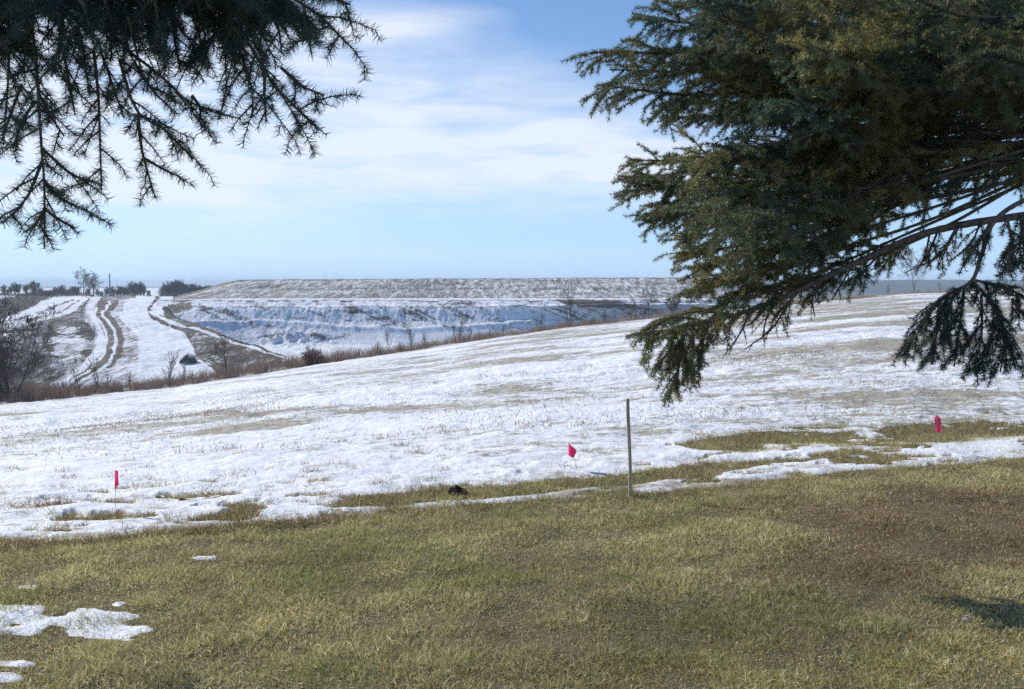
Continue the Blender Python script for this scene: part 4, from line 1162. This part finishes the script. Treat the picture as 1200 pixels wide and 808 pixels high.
def spruce_left():
    base = (-4.1, 2.3); base = (*base, float(H(*base)))
    T = Spruce(base, 10.0, 'dark spruce whose drooping boughs hang into the upper left of the view', .18, 9)
    rng = np.random.default_rng(77); tx, ty = base[0], base[1]; tot = 0
    kw = dict(per_m=1050, nlen=.0215, nw=.0016, fwd=.45)
    # carrying boughs just above the frame
    for (z, tip, md) in [(2.95, W(320, -10, 2.25), W(60, -60, 2.4)), (3.0, W(300, -40, 2.0), W(0, -60, 2.2)), (2.8, W(200, -20, 2.5), W(-60, -30, 2.6)), (2.7, W(70, 5, 2.1), W(-120, -10, 2.3)), (3.1, W(348, 12, 2.2), W(200, -55, 2.3)),
                         (3.0, W(300, 10, 2.5), W(100, -60, 2.6)), (2.9, W(250, 15, 2.3), W(40, -50, 2.4)), (2.85, W(150, 20, 2.3), W(-30, -40, 2.4)), (2.75, W(20, 60, 2.4), W(-100, -20, 2.5))]:
        a = np.array([tx, ty, z])
        a[2] += rng.uniform(-.25, .45)
        tot += T.bough([a, (a + md) / 2 + [rng.uniform(-.15, .15), rng.uniform(-.25, .25), .06 + rng.uniform(-.1, .15)], md, (md + tip) / 2 + [0, 0, .02], tip], .014, tone=.15, sec_len=.20, sec_step=.045, hang=.45, bare=.10, ter_len=.08, **kw)
    D = 2.15
    pend = [  # hanging and reaching branches: photo path, distance, side shoot length, needles from
        ([(30, -20), (42, 70), (47, 150), (52, 220), (52, 292)], 2.1, .11, .1), ([(49, 190), (30, 235), (2, 262)], 2.1, .05, .05), ([(52, 215), (75, 235), (103, 248)], 2.1, .05, .05), ([(50, 175), (85, 205), (118, 216)], 2.1, .06, .05), ([(52, 245), (70, 258), (88, 268)], 2.1, .04, .05), ([(52, 248), (42, 262), (30, 272)], 2.1, .04, .05),
        ([(110, 60), (115, 110), (117, 160), (119, 222)], 2.2, .015, .1), ([(118, 60), (132, 100), (145, 138)], 2.3, .03, .1), ([(140, 70), (160, 130), (190, 150), (226, 186)], 2.2, .07, .25), ([(162, 134), (165, 170), (174, 205), (182, 232)], 2.2, .035, .05), ([(168, 185), (185, 195), (203, 205)], 2.2, .02, .05),
        ([(150, 60), (190, 90), (215, 115), (245, 130), (280, 139)], 2.25, .10, .3), ([(225, 112), (235, 128), (232, 143)], 2.25, .03, .05), ([(160, 78), (180, 108), (196, 122)], 2.3, .05, .1),
        ([(268, 20), (285, 70), (296, 110), (295, 138)], 2.2, .13, .1), ([(285, 40), (318, 95), (345, 125), (374, 153)], 2.1, .15, .2), ([(330, 80), (352, 100), (380, 112)], 2.1, .05, .05), ([(310, 80), (310, 115), (312, 142)], 2.15, .05, .05),
        ([(330, -10), (370, 15), (390, 34), (408, 52)], 2.0, .13, .1), ([(375, -8), (395, 0), (411, 6)], 2.0, .05, .1), ([(355, 20), (360, 40), (365, 62)], 2.05, .06, .1),
        ([(10, -10), (10, 80), (4, 170)], 2.4, .10, .1), ([(25, 100), (14, 130), (2, 165)], 2.3, .07, .1), ([(40, 120), (25, 145), (15, 175)], 2.2, .05, .1), ([(45, 110), (62, 140), (75, 160)], 2.2, .07, .1), ([(70, 40), (80, 90), (88, 135)], 2.3, .10, .1),
        ([(90, 20), (100, 75), (105, 112)], 2.4, .12, .1), ([(150, 20), (160, 60), (168, 92)], 2.2, .14, .1), ([(200, 10), (205, 50), (212, 85)], 2.3, .14, .1), ([(230, -5), (240, 40), (240, 75)], 2.2, .13, .1), ([(60, -10), (70, 40), (60, 90)], 2.1, .16, .1), ([(120, -10), (130, 30), (130, 70)], 2.2, .16, .1), ([(180, -10), (185, 30), (180, 62)], 2.1, .14, .1), ([(300, -10), (325, 30), (330, 62)], 2.2, .14, .1), ([(250, -15), (280, 10), (310, 40)], 2.3, .16, .1), ([(-10, 20), (-5, 90), (-10, 180)], 2.2, .12, .1)]
    for path, d, sl, mn in pend:
        ctrl = [W(x, y, d + .10 * vnoise(x / 40.0, y / 40.0, 3)) for x, y in path]
        tot += T.bough(ctrl, .0026, tone=.12, sec_len=sl, sec_step=.05 if sl > .06 else .06, hang=.75, bare=.12, ter_p=.4, ter_len=.03 + .14 * sl, main_ndl=mn, twig=.0016, **kw)
    # dense foliage across the top
    for k in range(24):
        px = rng.uniform(-30, 335); d = rng.uniform(2.0, 2.9); y0 = rng.uniform(-70, -10); y1 = y0 + rng.uniform(40, 80)
        ctrl = [W(px, y0, d), W(px + rng.uniform(-10, 25), (y0 + y1) / 2, d), W(px + rng.uniform(-15, 40), y1, d)]
        tot += T.bough(ctrl, .005, tone=.15, sec_len=.13, sec_step=.035, hang=.6, bare=.05, ter_len=.08, main_ndl=.1, **kw)
    # the rest of the tree outside the picture
    for k in range(60):
        z = rng.uniform(2.6, 9.4); a = rng.uniform(0, 2 * pi); R = np.clip((10.0 - z) * .36, .4, 2.5) * rng.uniform(.8, 1.1)
        tip = np.array([tx + cos(a) * R, ty + sin(a) * R, z - .15 * R])
        px, py = proj(*tip)
        if tip[1] > .3 and -30 < px < 1250 and py > -40: continue
        A = np.array([tx, ty, z]); m1 = A + (tip - A) * .5 + [0, 0, .1]
        tot += T.bough([A, m1, tip], .02, 260, .026, .0036, .3, sec_len=.55, sec_step=.1, hang=.35, bare=.1, ter_len=.13, ter_step=.07)
    print('left needles', tot)
spruce_left()

# ------------------------------------------------------------------ light, sky, haze, camera
SUN_AZ, SUN_EL = -61.0, 33.0          # degrees right of straight ahead, and above the horizon
sdir = np.array([sin(radians(SUN_AZ)) * cos(radians(SUN_EL)), cos(radians(SUN_AZ)) * cos(radians(SUN_EL)), sin(radians(SUN_EL))])
sl = bpy.data.lights.new('sun', 'SUN'); sl.energy = 4.2; sl.angle = radians(.55); sl.color = (1, .95, .87)
so = bpy.data.objects.new('sun', sl); COL.objects.link(so)
from mathutils import Vector
so.rotation_euler = Vector(tuple(-sdir)).to_track_quat('-Z', 'Y').to_euler()

world = bpy.data.worlds.new('World'); scene.world = world; world.use_nodes = True
nt = world.node_tree; nt.nodes.clear(); h = N(nt)
out = h.add('ShaderNodeOutputWorld'); bg = h.add('ShaderNodeBackground')
sky = h.add('ShaderNodeTexSky', sky_type='NISHITA'); sky.sun_disc = False
sky.sun_elevation = radians(SUN_EL); sky.sun_rotation = radians(SUN_AZ)
sky.air_density = 1.0; sky.dust_density = 0.0; sky.ozone_density = 3.0; sky.altitude = 300
tc = h.add('ShaderNodeTexCoord').outputs['Generated']
sp = h.add('ShaderNodeSeparateXYZ'); h.link(tc, sp.inputs[0])
vx, vy, vz = sp.outputs
az = h.math('ARCTAN2', vx, vy); el = h.math('ARCSINE', vz)
def gauss(a0, e0, wa, we, tilt=0.0):
    da = h.math('SUBTRACT', az, a0); de = h.math('SUBTRACT', el, e0)
    de = h.math('SUBTRACT', de, h.math('MULTIPLY', da, tilt))
    s = h.math('ADD', h.math('POWER', h.math('DIVIDE', h.math('ABSOLUTE', da), wa), 2.0), h.math('POWER', h.math('DIVIDE', h.math('ABSOLUTE', de), we), 2.0))
    return h.math('EXPONENT', h.math('MULTIPLY', s, -1.0))
def azel(px, row): return atan((px - CX) / FPX), atan((HZ - row) / FPX)
cmb = h.add('ShaderNodeCombineXYZ'); h.link(az, cmb.inputs[0]); h.link(el, cmb.inputs[1])
n1 = h.noise(h.mapping(cmb.outputs[0], (2.4, 10, 1), (0, 0, radians(14))), 2.2, 6, .55, .4)
n2 = h.noise(h.mapping(cmb.outputs[0], (1.4, 24, 1), (0, 0, radians(7))), 2.0, 5, .6, .3)
def G_(px, row, wpx, hrow, tilt=0.0):
    a, e = azel(px, row); return gauss(a, e, wpx / FPX, hrow / FPX, tilt)
def msum(*xs):
    s = xs[0]
    for x in xs[1:]: s = h.math('ADD', s, x)
    return s
band = msum(h.math('MULTIPLY', G_(330, 205, 330, 55, .02), 1.05), h.math('MULTIPLY', G_(560, 130, 300, 62, -.22), .9), h.math('MULTIPLY', G_(470, 42, 90, 14, .1), .8), h.math('MULTIPLY', G_(60, 120, 260, 130, 0), .95),
            h.math('MULTIPLY', G_(740, 205, 150, 40, 0), .7), h.math('MULTIPLY', G_(560, 298, 300, 7, 0), .22), h.math('MULTIPLY', G_(-500, 60, 500, 260, 0), .5))
cl = h.math('MULTIPLY', band, h.math('ADD', h.mapr(n1, .22, .70, .30, 1.0), h.math('MULTIPLY', h.math('SUBTRACT', n2, .5), .8)))
cl = h.mapr(cl, 0.10, 1.05, 0.0, 0.86, False)
cloudc = (6.9, 7.35, 8.1)
SKYGAIN = 1.0
tintn = h.add('ShaderNodeMix', data_type='RGBA', blend_type='MULTIPLY'); tintn.inputs[0].default_value = 1.0
h.link(sky.outputs[0], tintn.inputs[6]); tintn.inputs[7].default_value = (.88, 1.0, 1.14, 1)
low = h.math('EXPONENT', h.math('MULTIPLY', h.math('ABSOLUTE', el), -1 / radians(9.0)))
skyc = h.mix(h.math('MULTIPLY', low, .85), tintn.outputs[2], (3.6, 5.55, 8.6))
col = h.mix(cl, skyc, cloudc)
h.link(col, bg.inputs[0]); bg.inputs[1].default_value = 0.11
h.link(bg.outputs[0], out.inputs[0])

# air: one box of thin haze round everything
def haze():
    x0, x1, y0, y1, z0, z1 = -7800, 7800, -7200, 7200, -33, 20
    V = np.array([(x, y, z) for x in (x0, x1) for y in (y0, y1) for z in (z0, z1)], float)
    F = np.array([(0, 1, 3, 2), (4, 6, 7, 5), (0, 4, 5, 1), (2, 3, 7, 6), (0, 2, 6, 4), (1, 5, 7, 3)])
    m, nt, out = mat('air'); h = N(nt)
    v = h.add('ShaderNodeVolumePrincipled'); v.inputs['Color'].default_value = (.70, .85, 1.0, 1); v.inputs['Density'].default_value = 2.5e-4; v.inputs['Anisotropy'].default_value = 0.0
    h.link(v.outputs[0], out.inputs['Volume'])
    o = mesh_np('haze', V, F, m); o['kind'] = 'stuff'; o['label'] = 'thin blue winter haze over the valley'; o['category'] = 'haze'
haze()

cam = bpy.data.cameras.new('camera'); co = bpy.data.objects.new('camera', cam); COL.objects.link(co)
cam.sensor_width = 36; cam.lens = 36 * FPX / 1200; cam.clip_start = .05; cam.clip_end = 30000
co.location = (0, 0, EYE); co.rotation_euler = (pi / 2 - TH, 0, 0)
scene.camera = co
scene.view_settings.view_transform = 'Standard'; scene.view_settings.look = 'None'
scene.view_settings.exposure = 0.22; scene.view_settings.gamma = 1.0; scene.view_settings.use_curve_mapping = False
scene.cycles.max_bounces = 6; scene.cycles.volume_bounces = 1
scene.cycles.use_denoising = False
